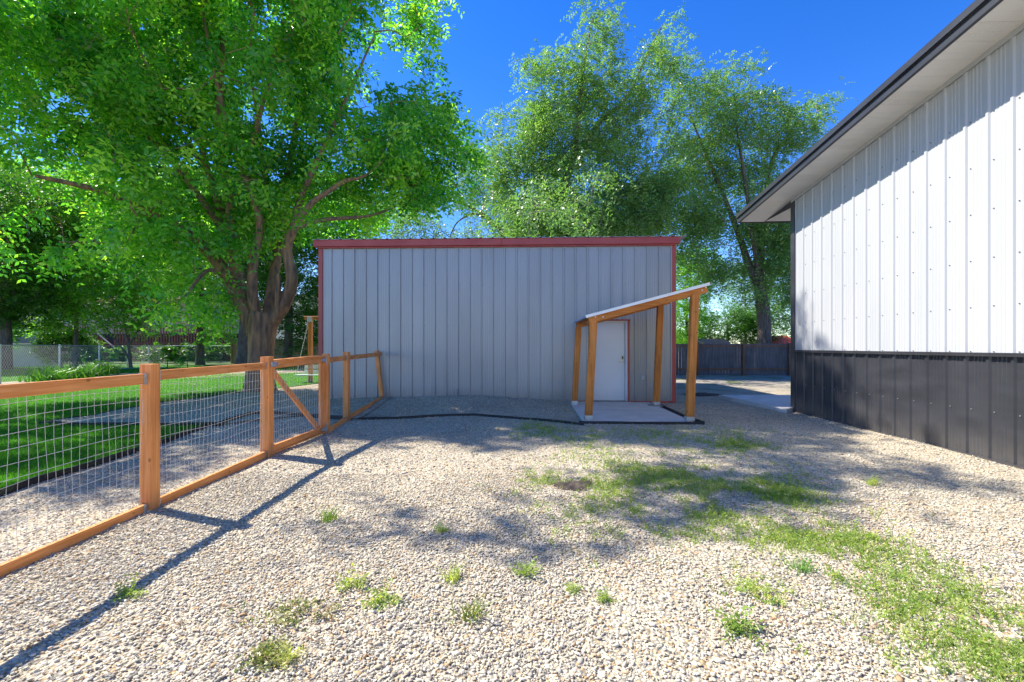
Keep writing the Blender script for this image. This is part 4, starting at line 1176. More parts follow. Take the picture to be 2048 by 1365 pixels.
ells += [shade_blob(*q) for q in ((850, 900, 11, 1.0, .6), (760, 875, 11, .8, .5), (960, 940, 11, .9, .5), (930, 870, 10.5, 1.3, .6), (965, 1040, 10.5, .6, .4), (880, 1000, 10.5, .45, .3), (1080, 895, 11, 1.0, .7),  # extra locust clumps added overhead to dapple the gravel yard
         (1120, 960, 11, .7, .45), (1200, 1060, 11, .6, .35), (1330, 1000, 11.5, .7, .45), (1400, 950, 11.5, .8, .4), (1450, 1030, 11, .5, .3), (1300, 895, 12, 1.0, .6), (1500, 900, 12, 1.0, .5),
         (1600, 1005, 11, .6, .3), (1650, 925, 12, .9, .3), (1750, 950, 12, .8, .25), (1560, 950, 11.5, .7, .3), (1230, 880, 11, 1.3, .6), (1400, 880, 12, 1.2, .6), (1050, 960, 11, .8, .5), (1200, 980, 11, .8, .5), (1020, 1010, 11, .6, .3), (1480, 970, 11.5, .8, .4), (820, 950, 11, .7, .4), (1650, 880, 12, .8, .4), (1300, 1040, 11, .5, .3), (700, 850, 11, .9, .5))]
ells += [shade_blob(*q, True) for q in ((-3, 9.6, 10, 1.1, .7), (-1, 9.4, 10, 1.1, .7), (1, 9.6, 10.5, 1.1, .6), (3, 9.7, 11, 1.1, .6), (-2.5, 10.9, 9.5, 1.1, .6), (0, 10.9, 10, 1.1, .7), (2, 10.8, 10.5, 1.1, .6), (4.4, 9.9, 11.5, .7, .6), (4.2, 8.6, 11.5, .8, .5), (5.95, 10.0, 11, .15, .2))]  # more added locust clumps, shading the strip in front of the shed
locust_fr = dict(n_per=8, spread=0.24, L=0.58, leaf=0.20, width=0.085, pairs=4, droop=0.6, outward=0.5, wide=1.0, flat=0.35, tvar=0.24)
root_, nl_ = make_tree('locust_tree', 'large spreading tree with thick forked orange brown trunk on the left gravel bed', (tb.x, TY, 0), limbs, ells, 2.9, locust_m, bark_m, 11, locust_fr, gap=0.515, gscale=0.62)
print('locust leaves', nl_)

# --- elms behind the shed
def wy(px, py, Y, dy=0.0): return W(px, py, Y + dy)
elm_fr = dict(n_per=15, spread=0.36, L=0.62, leaf=0.14, width=0.072, pairs=4, droop=0.45, outward=0.35, wide=0.9, tvar=0.16)
YA = 25.0
limbs = [[((W(1112, 700, YA)[0], YA, -0.1), 0.42), (wy(1110, 600, YA), 0.36), (wy(1108, 500, YA), 0.32), (wy(1108, 440, YA), 0.30)],
  [(wy(1108, 440, YA), 0.22), (wy(1098, 400, YA), 0.18), (wy(1083, 350, YA), 0.14), (wy(1078, 318, YA), 0.10)],
  [(wy(1108, 445, YA), 0.26), (wy(1125, 380, YA), 0.22), (wy(1145, 320, YA), 0.18), (wy(1155, 250, YA), 0.14), (wy(1165, 150, YA), 0.09), (wy(1185, 40, YA), 0.04)],
  [(wy(1145, 320, YA), 0.15), (wy(1200, 245, YA, .5), 0.12), (wy(1250, 200, YA, .8), 0.09), (wy(1290, 120, YA, 1), 0.06), (wy(1325, 50, YA, 1), 0.03)],
  [(wy(1110, 500, YA), 0.20), (wy(1160, 460, YA, -.6), 0.15), (wy(1195, 430, YA, -1), 0.11), (wy(1250, 380, YA, -1.4), 0.06)]]
ells = [E(1190, 60, YA, 45, 65), E(1175, 135, YA, 75, 70), E(1100, 190, YA, 75, 75), E(1150, 260, YA, 125, 90), E(1060, 280, YA, 85, 80), E(1230, 220, YA, 85, 80), E(1070, 380, YA, 90, 70), E(1160, 380, YA, 120, 90), E(1260, 330, YA, 100, 90), E(1290, 420, YA, 100, 70), E(1130, 450, YA, 130, 50), E(1330, 60, YA, 30, 50), E(1310, 140, YA, 50, 60), E(1300, 230, YA, 60, 60), E(1240, 480, YA, 100, 60)]
ells += [shade_blob(*q, True) for q in ((6, 16, 7, 1.2, .7), (8, 18, 8, 1.4, .8), (9.5, 20, 8, 1.4, .8), (7.5, 14.6, 6, 1.0, .6), (10, 17, 8, 1.3, .7), (12, 21, 9, 1.6, .8), (9, 22, 8, 1.4, .6), (6.5, 19.5, 7, 1.2, .7))]  # elm clumps added above the shed to shade the ground right of it
r_, n1 = make_tree('elm_tree', 'tall pointed pale green tree rising behind the middle of the grey shed', (W(1112, 700, YA)[0], YA, 0), limbs, ells + [E(1010, 440, YA, 60, 50), E(1290, 360, YA, 60, 80), E(1340, 400, YA, 60, 60), E(1190, 460, YA, 160, 45), E(1000, 330, YA, 40, 50)], 1.9, elm_m, bark2_m, 21, elm_fr, gap=0.40, gscale=0.5, twig=twig_m, group='elm trees behind the shed')
YB = 26.5
limbs = [[((W(1530, 700, YB)[0], YB, -0.1), 0.42), (wy(1528, 650, YB), 0.37), (wy(1524, 600, YB), 0.33), (wy(1518, 560, YB), 0.30)],
  [(wy(1521, 580, YB), 0.24), (wy(1500, 535, YB), 0.20), (wy(1478, 470, YB), 0.15), (wy(1455, 410, YB), 0.12), (wy(1420, 330, YB), 0.08), (wy(1380, 230, YB), 0.04)],
  [(wy(1518, 560, YB), 0.26), (wy(1522, 500, YB, .3), 0.2), (wy(1530, 420, YB, .5), 0.16), (wy(1545, 320, YB, .6), 0.11), (wy(1600, 240, YB, .6), 0.05)],
  [(wy(1518, 565, YB), 0.2), (wy(1508, 480, YB, -.6), 0.15), (wy(1490, 360, YB, -.8), 0.1), (wy(1470, 240, YB, -1), 0.05)]]
ells = [E(1400, 190, YB, 60, 60), E(1450, 180, YB, 70, 60), E(1400, 290, YB, 90, 80), E(1500, 270, YB, 90, 85), E(1560, 260, YB, 60, 60), E(1620, 230, YB, 42, 40), E(1590, 320, YB, 70, 60), E(1390, 400, YB, 90, 80), E(1480, 400, YB, 110, 90), E(1570, 420, YB, 90, 80), E(1410, 500, YB, 80, 60), E(1500, 500, YB, 90, 55), E(1590, 520, YB, 70, 60), E(1360, 130, YB, 35, 45), E(1620, 600, YB, 60, 55), E(1350, 330, YB, 60, 70)]
make_tree('elm_tree', 'broad pale green tree with dark forked trunk behind the weathered board fence', (W(1530, 700, YB)[0], YB, 0), limbs, ells + [E(1370, 480, YB, 60, 70), E(1440, 450, YB, 90, 70), E(1570, 480, YB, 80, 70), E(1400, 570, YB, 60, 30), E(1550, 580, YB, 70, 40)], 1.9, elm_m, bark2_m, 31, elm_fr, gap=0.41, gscale=0.5, twig=twig_m, group='elm trees behind the shed')
YQ = 31.0
limbs = [[((W(1040, 700, YQ)[0], YQ, -0.1), 0.28), (wy(1040, 560, YQ), 0.24), (wy(1030, 440, YQ), 0.18), (wy(1020, 380, YQ), 0.10)],
  [(wy(1035, 520, YQ), 0.16), (wy(990, 450, YQ), 0.12), (wy(950, 420, YQ), 0.09), (wy(900, 400, YQ), 0.06), (wy(860, 380, YQ), 0.03)],
  [(wy(990, 450, YQ), 0.08), (wy(950, 428, YQ), 0.07), (wy(915, 445, YQ), 0.05), (wy(900, 475, YQ), 0.03)]]
ells = [E(900, 385, YQ, 80, 35), E(960, 370, YQ, 60, 50), E(1010, 420, YQ, 50, 60), E(880, 430, YQ, 70, 30), E(960, 460, YQ, 60, 40), E(1050, 480, YQ, 60, 50), E(830, 400, YQ, 50, 35), E(780, 440, YQ, 70, 40), E(900, 330, YQ, 60, 40), E(960, 300, YQ, 40, 40), E(860, 460, YQ, 80, 25), E(1000, 350, YQ, 50, 60)]
make_tree('elm_tree', 'thin open tree with arching bare branches between the big tree and tall pale tree', (W(1040, 700, YQ)[0], YQ, 0), limbs, ells, 1.6, elm_m, bark2_m, 41, dict(elm_fr, n_per=11), gap=0.43, gscale=0.45, group='elm trees behind the shed')
YD2 = 34.0
ells = [E(1745, 215, YD2, 45, 50), E(1800, 260, YD2, 70, 70), E(1720, 330, YD2, 80, 80), E(1820, 400, YD2, 110, 90), E(1700, 480, YD2, 110, 80)]
make_tree('elm_tree', 'leafy tree top poking above the black roof edge of the white building', (W(1760, 700, YD2)[0], YD2, 0), [[((W(1760, 700, YD2)[0], YD2, -.1), .4), (wy(1760, 500, YD2), .3), (wy(1755, 300, YD2), .12), (wy(1748, 220, YD2), .05)]], ells, 0.8, elm_m, bark2_m, 51, elm_fr, gap=0.42, group='elm trees behind the shed')

# --- low trees and shrubs behind the right fence
bush_fr = dict(n_per=16, spread=0.28, L=0.40, leaf=0.11, width=0.06, pairs=4, droop=0.1, outward=0.4, wide=0.9, tvar=0.14)
def bushy(name, label, px, py, Y, rpx, rpy, mt, seed, dens=2.5, fr=bush_fr, cat='tree', extra=(), trunk_r=0.12, gap=0.36, bark=None, group=None):
    e = [E(px, py, Y, rpx, rpy)] + [E(*x) for x in extra]
    bx = W(px, 700, Y)[0]; c = e[0]
    lb = [[((bx, Y, -0.05), trunk_r), ((bx + .05, Y, max(0.3, c[2] * 0.4)), trunk_r * .8), ((c[0], Y, c[2]), trunk_r * .4), ((c[0], Y, c[2] + c[5] * .5), trunk_r * .15)]]
    return make_tree(name, label, (bx, Y, 0), lb, e, dens, mt, bark or bark2_m, seed, fr, gap=gap, gscale=0.8, cat=cat, group=group)
bushy('leafy_tree', 'bright green rounded tree beyond the board fence left of the dark forked trunk', 1455, 655, 33, 65, 40, dark_m, 61, 6, extra=[(1420, 670, 33, 40, 30), (1490, 660, 33, 45, 35), (1400, 680, 33, 60, 22), (1530, 675, 33, 50, 28)])
bushy('leafy_tree', 'yellow green tree right behind the red corner of the shed', 1372, 590, 30, 45, 80, maple_m, 62, 5, extra=[(1360, 650, 30, 40, 45), (1395, 540, 30, 45, 50)])
bushy('pine_tree', 'grey green feathery tree between the forked trunk and bright green tree', 1490, 590, 36, 45, 70, elm_m, 63, 4, fr=dict(bush_fr, leaf=0.16, width=0.03, n_per=16), extra=[(1530, 620, 36, 50, 50)])
bushy('leafy_tree', 'dark green tree touching the corner of the white building beyond the fence', 1585, 600, 30, 60, 85, dark_m, 64, 2.6, extra=[(1580, 500, 30, 60, 60)])

# --- left background trees
bg_fr = dict(n_per=13, spread=0.38, L=0.55, leaf=0.17, width=0.11, pairs=3, droop=0.2, outward=0.4, wide=0.9, tvar=0.18)
def bgtree(name, label, px, Y, ells_px, mt, seed, dens=1.2, fr=bg_fr, tr=0.3, gap=0.34, lo=None, bark=None, group='trees in the left background'):
    bx = W(px, 700, Y)[0]; e = [E(*x) for x in ells_px]; top = max(q[2] for q in e)
    lb = [[((bx, Y, -0.1), tr), ((bx + .1, Y, top * .35), tr * .75), ((bx - .1, Y + .2, top * .7), tr * .5), ((bx, Y, top), tr * .2)]]
    return make_tree(name, label, (bx, Y, 0), lb, e, dens, mt, bark or bark2_m, seed, fr, gap=gap, gscale=0.5, group=group)
bgtree('background_tree', 'dark dense tree filling the far left edge above the pale wall', 10, 27, [(20, 520, 27, 110, 110), (-90, 450, 27, 120, 150), (60, 430, 27, 100, 90), (-60, 600, 27, 100, 70), (40, 600, 27, 80, 40)], dark_m, 71, 1.3)
bgtree('background_tree', 'mid green leafy tree in front of the beige house at left', 150, 29, [(150, 520, 29, 100, 80), (90, 590, 29, 80, 50), (200, 590, 29, 70, 40), (170, 420, 29, 110, 80), (70, 640, 29, 50, 30), (20, 650, 29, 60, 30), (250, 640, 29, 60, 25), (130, 655, 29, 40, 18), (280, 590, 29, 50, 50)], maple_m, 72, 1.8, tr=0.15)
bgtree('background_tree', 'dark green conifer like tree standing behind the big forked trunk', 575, 33, [(590, 600, 33, 60, 80), (560, 500, 33, 80, 80), (620, 560, 33, 50, 120), (600, 670, 33, 60, 30), (640, 450, 33, 60, 60), (655, 620, 33, 50, 50), (660, 540, 33, 50, 60), (540, 640, 33, 50, 40)], dark_m, 73, 1.6, tr=0.35)
bgtree('background_tree', 'leafy tree between the deck and the big forked trunk', 400, 35, [(400, 520, 35, 80, 80), (350, 440, 35, 110, 70), (440, 600, 35, 60, 60), (330, 560, 35, 70, 60), (400, 640, 35, 60, 25), (440, 680, 35, 40, 20)], maple_m, 74, 1.2)
bgtree('background_tree', 'tall wide tree behind the beige house roof', 250, 56, [(250, 480, 56, 130, 110), (100, 430, 56, 130, 110), (-80, 480, 56, 160, 120), (380, 450, 56, 120, 120), (500, 480, 56, 90, 110), (250, 570, 56, 90, 40)], maple_m, 75, 0.5, fr=dict(bg_fr, leaf=0.26, width=0.17, n_per=15, spread=.6), tr=0.5)
bgtree('background_tree', 'pale trunked tree close behind the left side of the big trunk', 487, 31, [(480, 560, 31, 70, 60), (520, 440, 31, 90, 80), (460, 470, 31, 80, 60)], dark_m, 76, 1.3, tr=0.45)
bgtree('background_tree', 'green tree beside the left gable end of the grey shed', 700, 34, [(690, 430, 34, 90, 50), (760, 420, 34, 70, 45), (640, 400, 34, 60, 60)], maple_m, 77, 1.2, tr=0.2)

lt = [shade_blob(*q, True) for q in ((-12, 6, 8, 1.5, 1.2), (-10, 5.3, 8, 1.2, .8), (-8.2, 6.2, 8, 1.2, .8), (-6.6, 5.4, 8, .9, .7), (-5.2, 4.9, 8, .5, .6), (-9.5, 7.8, 8.5, 1.3, .8), (-7.2, 7.6, 9, 1.1, .7), (-5.6, 6.8, 9, .8, .6), (-12, 9, 8, 1.4, 1), (-9, 10, 9, 1.2, .8), (-6.6, 9.6, 9.5, 1.1, .7), (-4.9, 8.4, 9.5, .7, .7), (-14, 8, 7, 1.5, 1.2), (-6.2, 3.9, 8, .8, .45), (-4.8, 6.4, 9, .6, .7), (-4.6, 7.5, 9, .55, .6), (-4.5, 8.6, 9, .5, .6), (-5.5, 5.6, 9, .6, .5), (-4.5, 5.4, 9, .35, .4), (-4.3, 9.6, 9, .6, .6), (-5.6, 4.3, 9, .5, .3), (-5.4, 7.9, 9, .7, .6), (-4.25, 5.8, 9, .3, .5), (-4.9, 4.9, 9, .5, .4), (-4.2, 6.8, 9, .4, .5), (-5.2, 7.0, 9, .6, .5), (-4.6, 4.4, 9, .35, .2))]  # off-frame clumps, shaped to throw shade on the left lawn and path
lt += [E(20, 30, 12.5, 70, 60), E(-120, 120, 12, 90, 90)]
make_tree('leafy_tree', 'dark leafy branches reaching in at the top left corner', (-18.5, 10.5, 0), [[((-18.5, 10.5, -.1), .35), ((-18.3, 10.4, 3), .3), ((-17.5, 10, 6), .22), ((-15.5, 9.5, 8), .12), ((-13.5, 9.2, 8.6), .05)]], lt, 3.0, locust_m, bark_m, 78, locust_fr, gap=0.36, gscale=0.8)

# --- sapling with two thin stems
YP = G(262, 738).y
sx = G(262, 738).x
def ws_(px, py, dy=0.0): return W(px, py, YP + dy)
limbs = [[((sx, YP, -0.05), 0.09), (ws_(258, 700), 0.08), (ws_(252, 660), 0.07), (ws_(240, 600), 0.06), (ws_(233, 520), 0.05), (ws_(235, 450), 0.03)],
         [((sx + .05, YP, 0.1), 0.07), (ws_(250, 705), 0.06), (ws_(205, 650), 0.05), (ws_(165, 610), 0.035), (ws_(130, 580), 0.02)],
         [(ws_(258, 690), 0.06), (ws_(290, 640), 0.045), (ws_(320, 600), 0.03)]]
ells = [E(240, 530, YP, 70, 60), E(200, 600, YP, 70, 40), E(290, 570, YP, 60, 50), E(140, 590, YP, 50, 35), E(240, 640, YP, 50, 30), E(120, 640, YP, 40, 22), E(310, 640, YP, 40, 25), E(230, 460, YP, 60, 40)]
make_tree('young_tree', 'slender young tree with several thin dark stems before the deck stairs', (sx, YP, 0), limbs, ells, 1.5, maple_m, bark2_m, 81, dict(bg_fr, leaf=0.14, width=0.09), gap=0.45, gscale=0.8)

# --- shrubs at the lawn's back edge
def shrub(label, px, pyb, rpx, hpx, mt, seed, dens=9, leaf=0.09):
    b = G(px, pyb); cy = pyb - hpx / 2
    e = [E(px, cy, b.y, rpx, hpx / 2 * 1.05)]
    lb = [[((b.x, b.y, -0.02), 0.03), ((b.x, b.y, e[0][2] * .6), 0.02), ((b.x, b.y, e[0][2] * 1.2), 0.01)]]
    return make_tree('shrub', label, (b.x, b.y, 0), lb, e, dens, mt, bark2_m, seed, dict(n_per=12, spread=0.13, L=0.25, leaf=leaf, width=leaf * .55, pairs=3, droop=0.1, outward=0.3, wide=.9), gap=0.3, gscale=1.2, cat='shrub', group='shrubs at the back of the lawn', up=0.1)
shrub('very dark rounded shrub hanging over the iris clumps', 140, 735, 52, 72, dark_m, 91, 16, .12)
shrub('small light green shrub right of the iris leaves', 205, 752, 30, 36, maple_m, 92, 8)
shrub('low yellow green shrub left of the thin young stems', 235, 752, 28, 26, maple_m, 93, 8)
shrub('mid green leafy shrub beside the near fence post top', 335, 742, 32, 48, maple_m, 94, 6)
shrub('dark green low shrub between the near post and the big trunk', 375, 738, 34, 24, dark_m, 95, 6)

shrub('dark bush under the left end of the deck stairs', 190, 728, 35, 32, dark_m, 96, 5, .2)
shrub('dark bush under the deck right of the stairs', 262, 727, 38, 36, dark_m, 97, 3, .25)
shrub('dark bush under the middle of the deck', 325, 727, 40, 38, dark_m, 98, 3, .25)
shrub('dark bush behind the chain link near its last post', 388, 726, 40, 38, dark_m, 99, 3, .25)
shrub('dark bush beside the tan board fence end', 442, 726, 34, 40, dark_m, 100, 3, .25)

def blades_mesh(B, n_per, h, wd, spread, seed, lean=0.5, seg=2):
    """arching strap leaves; B base points (N,3)"""
    r = np.random.default_rng(seed); n = len(B) * n_per
    b = np.repeat(B, n_per, 0) + np.concatenate([r.normal(0, spread, (n, 2)), np.zeros((n, 1))], 1)
    a = r.uniform(0, 2 * np.pi, n); d = np.stack([np.cos(a), np.sin(a), np.zeros(n)], 1); s = np.stack([-np.sin(a), np.cos(a), np.zeros(n)], 1)
    tw = r.uniform(0, 2 * np.pi, n); s = np.stack([np.cos(tw), np.sin(tw), np.zeros(n)], 1)
    hh = h * r.uniform(0.5, 1.15, n); ln = lean * r.uniform(0.2, 1.0, n)
    V = []; F_ = []
    pts = []
    for k in range(seg + 1):
        f = k / seg
        c = b + d * (hh * ln * f * f)[:, None] + np.array([0, 0, 1.0]) * (hh * (f - 0.35 * ln * f * f))[:, None]
        wk = wd * (1 - f) ** 0.6 * 0.5 if k < seg else 0
        pts.append((c - s * wk, c + s * wk))
    if seg == 1:
        V = np.stack([pts[0][0], pts[0][1], pts[1][0]], 1).reshape(-1, 3); Fc = np.arange(len(V)).reshape(-1, 3); per = 1
    else:
        V = np.stack([q for p in pts for q in p], 1); m_ = V.shape[1]; V = V.reshape(-1, 3)
        base = (np.arange(n) * m_)[:, None]
        Fc = np.concatenate([base + np.array([[2 * k, 2 * k + 1, 2 * k + 3, 2 * k + 2]]) for k in range(seg)], 0); per = seg
    t = np.clip(np.repeat(r.normal(0.45, 0.18, len(B)), n_per) + r.normal(0, 0.12, n), 0, 1)
    return V, Fc, np.tile(t, per)

iris_px = [(85, 764), (110, 768), (135, 760), (160, 758), (185, 754), (215, 750), (100, 752)]
iris_lab = ['iris clump with arching leaves nearest the left chain link', 'largest iris clump in front of the dark shrub', 'iris clump just left of the slender young tree', 'iris clump with upright leaves below the dark shrub', 'iris clump before the light green shrub', 'small iris clump nearest the thin stems', 'iris clump at the back of the row near the pale wall']
for i, (px, py) in enumerate(iris_px):
    b = G(px, py); o = empty('iris_clump', (b.x, b.y, 0)); tag(o, iris_lab[i], 'plant', 'iris clumps at the back of the lawn')
    V, Fc, tt = blades_mesh(np.array([[b.x, b.y, 0.0]]), 130, 0.78, 0.06, 0.24, 300 + i, 1.1, 3)
    npmesh('leaves', V, Fc, dark_m, o, tint=tt)

# hose
hb = [G(x, y) + Vector((0, 0, 0.05)) for x, y in ((232, 738), (250, 739), (275, 738), (300, 736), (330, 737))]
m = MB(); m.tube(hb, 0.025, 6); ho = m.build('garden_hose', pmat('blue_hose', (0.25, 0.5, 0.6), None, (1, 1, 1), 0.5)); tag(ho, 'pale blue garden hose lying on the grass behind the near post', 'hose')

# ------------------------------------------------------------------ grass, weeds, stones
def inpoly(P, poly):
    x, y = P[:, 0], P[:, 1]; r_ = np.zeros(len(P), bool); n = len(poly)
    for i in range(n):
        x1, y1 = poly[i]; x2, y2 = poly[(i + 1) % n]
        c = ((y1 > y) != (y2 > y)) & (x < (x2 - x1) * (y - y1) / (y2 - y1 + 1e-12) + x1); r_ ^= c
    return r_

N = 520000
t = rng.uniform(4.2, 34, N) ** 1.0
t = 4.0 * (34 / 4.0) ** rng.uniform(0, 1, N)
a = rng.uniform(-1.45, -0.25, N)
P = np.stack([a * t * cT - t * sT, a * t * sT + t * cT], 1)
keep = inpoly(P, lawn_poly) & ~inpoly(P, bed_poly) & ~inpoly(P, path_poly)
P = P[keep][:230000]; tt_ = np.hypot(P[:, 0], P[:, 1])
B = np.concatenate([P, (gz(P[:, 0], P[:, 1]) + 0.01)[:, None]], 1)
V, Fc, tt = blades_mesh(B, 1, 0.07, 0.006, 0.0, 5, 0.8, 1)
# widen far blades so they still cover
sc = np.repeat(np.clip(tt_ / 5.0, 1, 5), 3)
cc = np.repeat(B, 3, 0); dV = V - cc; dV[:, :2] *= sc[:, None] ; V = cc + dV * np.array([1, 1, 1.0])
patch = vnoise(P, 0.6, 9) * 0.5
tt = np.clip(tt * 0.6 + patch * 0.6, 0, 1)
npmesh('lawn_grass', V, Fc, blade_m, None, tint=tt)
tag(bpy.data.objects['lawn_grass'], 'short mown green lawn grass left of the wire fence', 'grass', kind='stuff')

# weedy grass growing through the gravel: (px,py, rx,ry, count, height)
patches = [(1085, 860, 60, 12, 1400, .09), (1150, 868, 60, 14, 1000, .07), (1200, 905, 80, 22, 1000, .05), (1400, 880, 110, 22, 2200, .07), (1470, 895, 60, 14, 1300, .08), (1310, 870, 70, 16, 600, .05),
           (1330, 935, 130, 28, 1900, .05), (1180, 985, 90, 30, 1500, .06), (1100, 960, 40, 14, 700, .07), (1280, 960, 120, 34, 2300, .06), (1470, 975, 90, 26, 1900, .06), (1545, 990, 60, 16, 1500, .08), (1230, 1030, 110, 28, 1300, .05),
           (1430, 1030, 130, 34, 1800, .05), (1600, 1040, 110, 34, 2600, .06), (1700, 1060, 70, 26, 1500, .07), (1690, 1110, 110, 34, 2400, .06), (1560, 1080, 80, 20, 800, .05), (1790, 1150, 110, 44, 2900, .07), (1850, 1200, 80, 34, 2200, .08), (1900, 1240, 120, 40, 1600, .06),
           (1960, 1290, 120, 50, 2200, .06), (2040, 1320, 90, 50, 2200, .07), (2080, 1250, 70, 40, 1000, .06), (1900, 1310, 120, 40, 700, .05), (1780, 1230, 100, 40, 500, .04), (1490, 1200, 80, 40, 260, .05), (1960, 1180, 80, 30, 200, .04), (1230, 1080, 100, 30, 300, .04), (1510, 1150, 90, 30, 200, .04)]
Bs = []; Hs = []
for k, (px, py, rx, ry, n, h) in enumerate(patches):
    n = int(n * 0.68 * (0.30 if py > 1115 else (0.8 if py > 1035 else (1.5 if px > 1250 and py > 920 else (1.6 if py < 900 else 0.9))))); q = rng.normal(0, 0.75, (n, 2)); X = px + q[:, 0] * rx; Y_ = py + q[:, 1] * ry
    t = H * F / (Y_ - HY); ac = (X - CX) / F
    Pq = np.stack([ac * t * cT - t * sT, ac * t * sT + t * cT], 1)
    kp = vnoise(Pq, 7.0, 12) * .5 + vnoise(Pq, 2.2, 13) * .5 > 0.2
    kp = rng.uniform(size=n) < np.clip((vnoise(Pq, 7.0, 12) * .5 + vnoise(Pq, 2.2, 13) * .5 - 0.40) * 2.6, 0.03, 0.6)
    kp &= ~((np.abs(Pq[:, 1] - 10) < 1.7) & (Pq[:, 0] > A.x - .2) & (Pq[:, 0] < C_.x + .2))
    Pq = Pq[kp]; Bs.append(Pq); Hs.append(np.full(len(Pq), h))
Bp = np.concatenate(Bs); Hh = np.concatenate(Hs)
B = np.concatenate([Bp, (gz(Bp[:, 0], Bp[:, 1]) + 0.0)[:, None]], 1)
V1, F1, t1 = blades_mesh(B, 3, 0.06, 0.005, 0.02, 15, 1.2, 2)
sel = rng.uniform(size=len(B)) < 0.28
V2, F2, t2 = fronds(B[sel] + np.array([0, 0, 0.012]), 1, 0.008, 0.075, 0.024, 0.013, 3, -0.25, 16, outward=0, tvar=0.2)
npmesh('gravel_weeds', np.concatenate([V1, V2]), np.concatenate([F1, F2 + len(V1)]), weed_m, None, tint=np.concatenate([t1 * 0.9, t2]))
tag(bpy.data.objects['gravel_weeds'], 'sparse weedy grass growing through the gravel in a curving band', 'weeds', kind='stuff')

# single weeds one can point to
def weed(name, label, px, py, kind, size, seed, mt=weed_m):
    b = G(px, py); z = gz1(b.x, b.y); o = empty(name, (b.x, b.y, z)); tag(o, label, 'weed', 'single weeds in the gravel')
    if kind == 'tuft': V, Fc, tt = blades_mesh(np.array([[b.x, b.y, z]]), 42, size, 0.008, size * .22, seed, 1.4, 3)
    elif kind == 'mat':
        r = np.random.default_rng(seed); q = r.normal(0, size * .5, (34, 3)) * np.array([1, .8, 0]); V, Fc, tt = fronds(np.array([b.x, b.y, z + .02]) + q, 3, 0.02, 0.055, 0.018, 0.011, 3, -0.05, seed, outward=0)
    else: V, Fc, tt = fronds(np.array([[b.x, b.y, z + .02]]) , 26, size * .12, size, size * .28, size * .11, 4, -0.12, seed, outward=0)
    npmesh('leaves', V, Fc, mt, o, tint=np.clip(tt + .1, 0, 1))
olive_m = leafmat('olive_leaves', (0.12, 0.16, 0.03), (0.20, 0.26, 0.05), (0.34, 0.22, 0.12), 0.3, 0.4, 1.2)
weed('grass_tuft', 'bright grass tuft alone left of centre on sunlit gravel', 657, 1040, 'tuft', .17, 401)
weed('weed_plant', 'low green weed nearest the fence rail shadow at bottom left', 258, 1192, 'leafy', .10, 402)
weed('purslane_mat', 'olive and reddish creeping weed mat in the lower left gravel', 575, 1232, 'mat', .19, 403, olive_m)
weed('weed_plant', 'small broad leaved weed right above the olive mat', 705, 1172, 'leafy', .10, 404)
weed('weed_plant', 'dark green leafy weed beside dry grass in the lower centre', 765, 1200, 'leafy', .12, 405)
weed('weed_plant', 'small green weed directly left of the bottom centre gravel edge', 575, 1322, 'leafy', .09, 406)
weed('purslane_mat', 'small olive weed mat close to the bottom edge', 540, 1312, 'mat', .09, 407, olive_m)
weed('grass_tuft', 'narrow leaved grass tuft in the middle of lower gravel', 905, 1158, 'tuft', .12, 408)
weed('weed_plant', 'upright green weed between the tree shadow and lower gravel', 1052, 1150, 'leafy', .10, 409)
weed('weed_plant', 'tiny yellow green weed right of the upright one', 1148, 1185, 'leafy', .06, 410)
weed('weed_plant', 'small two leaved weed in the centre of bright gravel', 1212, 1202, 'leafy', .07, 411)
weed('thistle_plant', 'greyish spiky rosette standing alone below the weed band', 1604, 1140, 'tuft', .13, 412, elm_m)
weed('weed_plant', 'sprawling weed below the spiky grey rosette', 1510, 1195, 'mat', .16, 413)
weed('weed_plant', 'spindly weed close to the bottom right of centre', 1490, 1270, 'leafy', .15, 414)
weed('grass_tuft', 'isolated low tuft on gravel toward the black wall', 1745, 972, 'tuft', .14, 415)
weed('weed_plant', 'weed just left of the grass tuft in bottom gravel', 880, 1065, 'leafy', .07, 416)
weed('grass_tuft', 'thin dry looking tuft at the bottom centre', 938, 1235, 'tuft', .16, 417, olive_m)

# burrow soil
def mound(name, label, px, py, rx, ry, h, mt, seed, z=0.0):
    b = G(px, py); z = gz1(b.x, b.y); o = empty(name, (b.x, b.y, z)); tag(o, label, 'soil patch')
    n = 26; rr = np.random.default_rng(seed); u = np.linspace(-1, 1, n); X, Y_ = np.meshgrid(u, u)
    Pn = np.stack([X.ravel() * 3 + seed, Y_.ravel() * 3], 1); rad = np.hypot(X, Y_).ravel() * (0.6 + .9 * vnoise(Pn, 0.8, seed) + .5 * vnoise(Pn, 3.3, seed))
    Z = h * np.clip(1 - rad ** 2, -0.3, 1) * (0.6 + 0.8 * vnoise(Pn, 2.2, seed)) 
    V = np.stack([b.x + X.ravel() * rx, b.y + Y_.ravel() * ry, gz(b.x + X.ravel() * rx, b.y + Y_.ravel() * ry) + Z], 1)
    i = (np.arange(n - 1)[None, :] + (np.arange(n - 1) * n)[:, None]).ravel(); Fc = np.stack([i, i + 1, i + 1 + n, i + n], 1)
    npmesh('soil', V, Fc, mt, o, smooth=True)
mound('soil_mound', 'dark soil at a burrow in the middle of the weedy gravel', 1150, 972, 0.26, 0.22, 0.035, soil_m, 3)
mound('soil_mound', 'black patch of mulch beside the shed right corner', 1405, 790, 0.75, 0.55, 0.06, soil_m, 4)

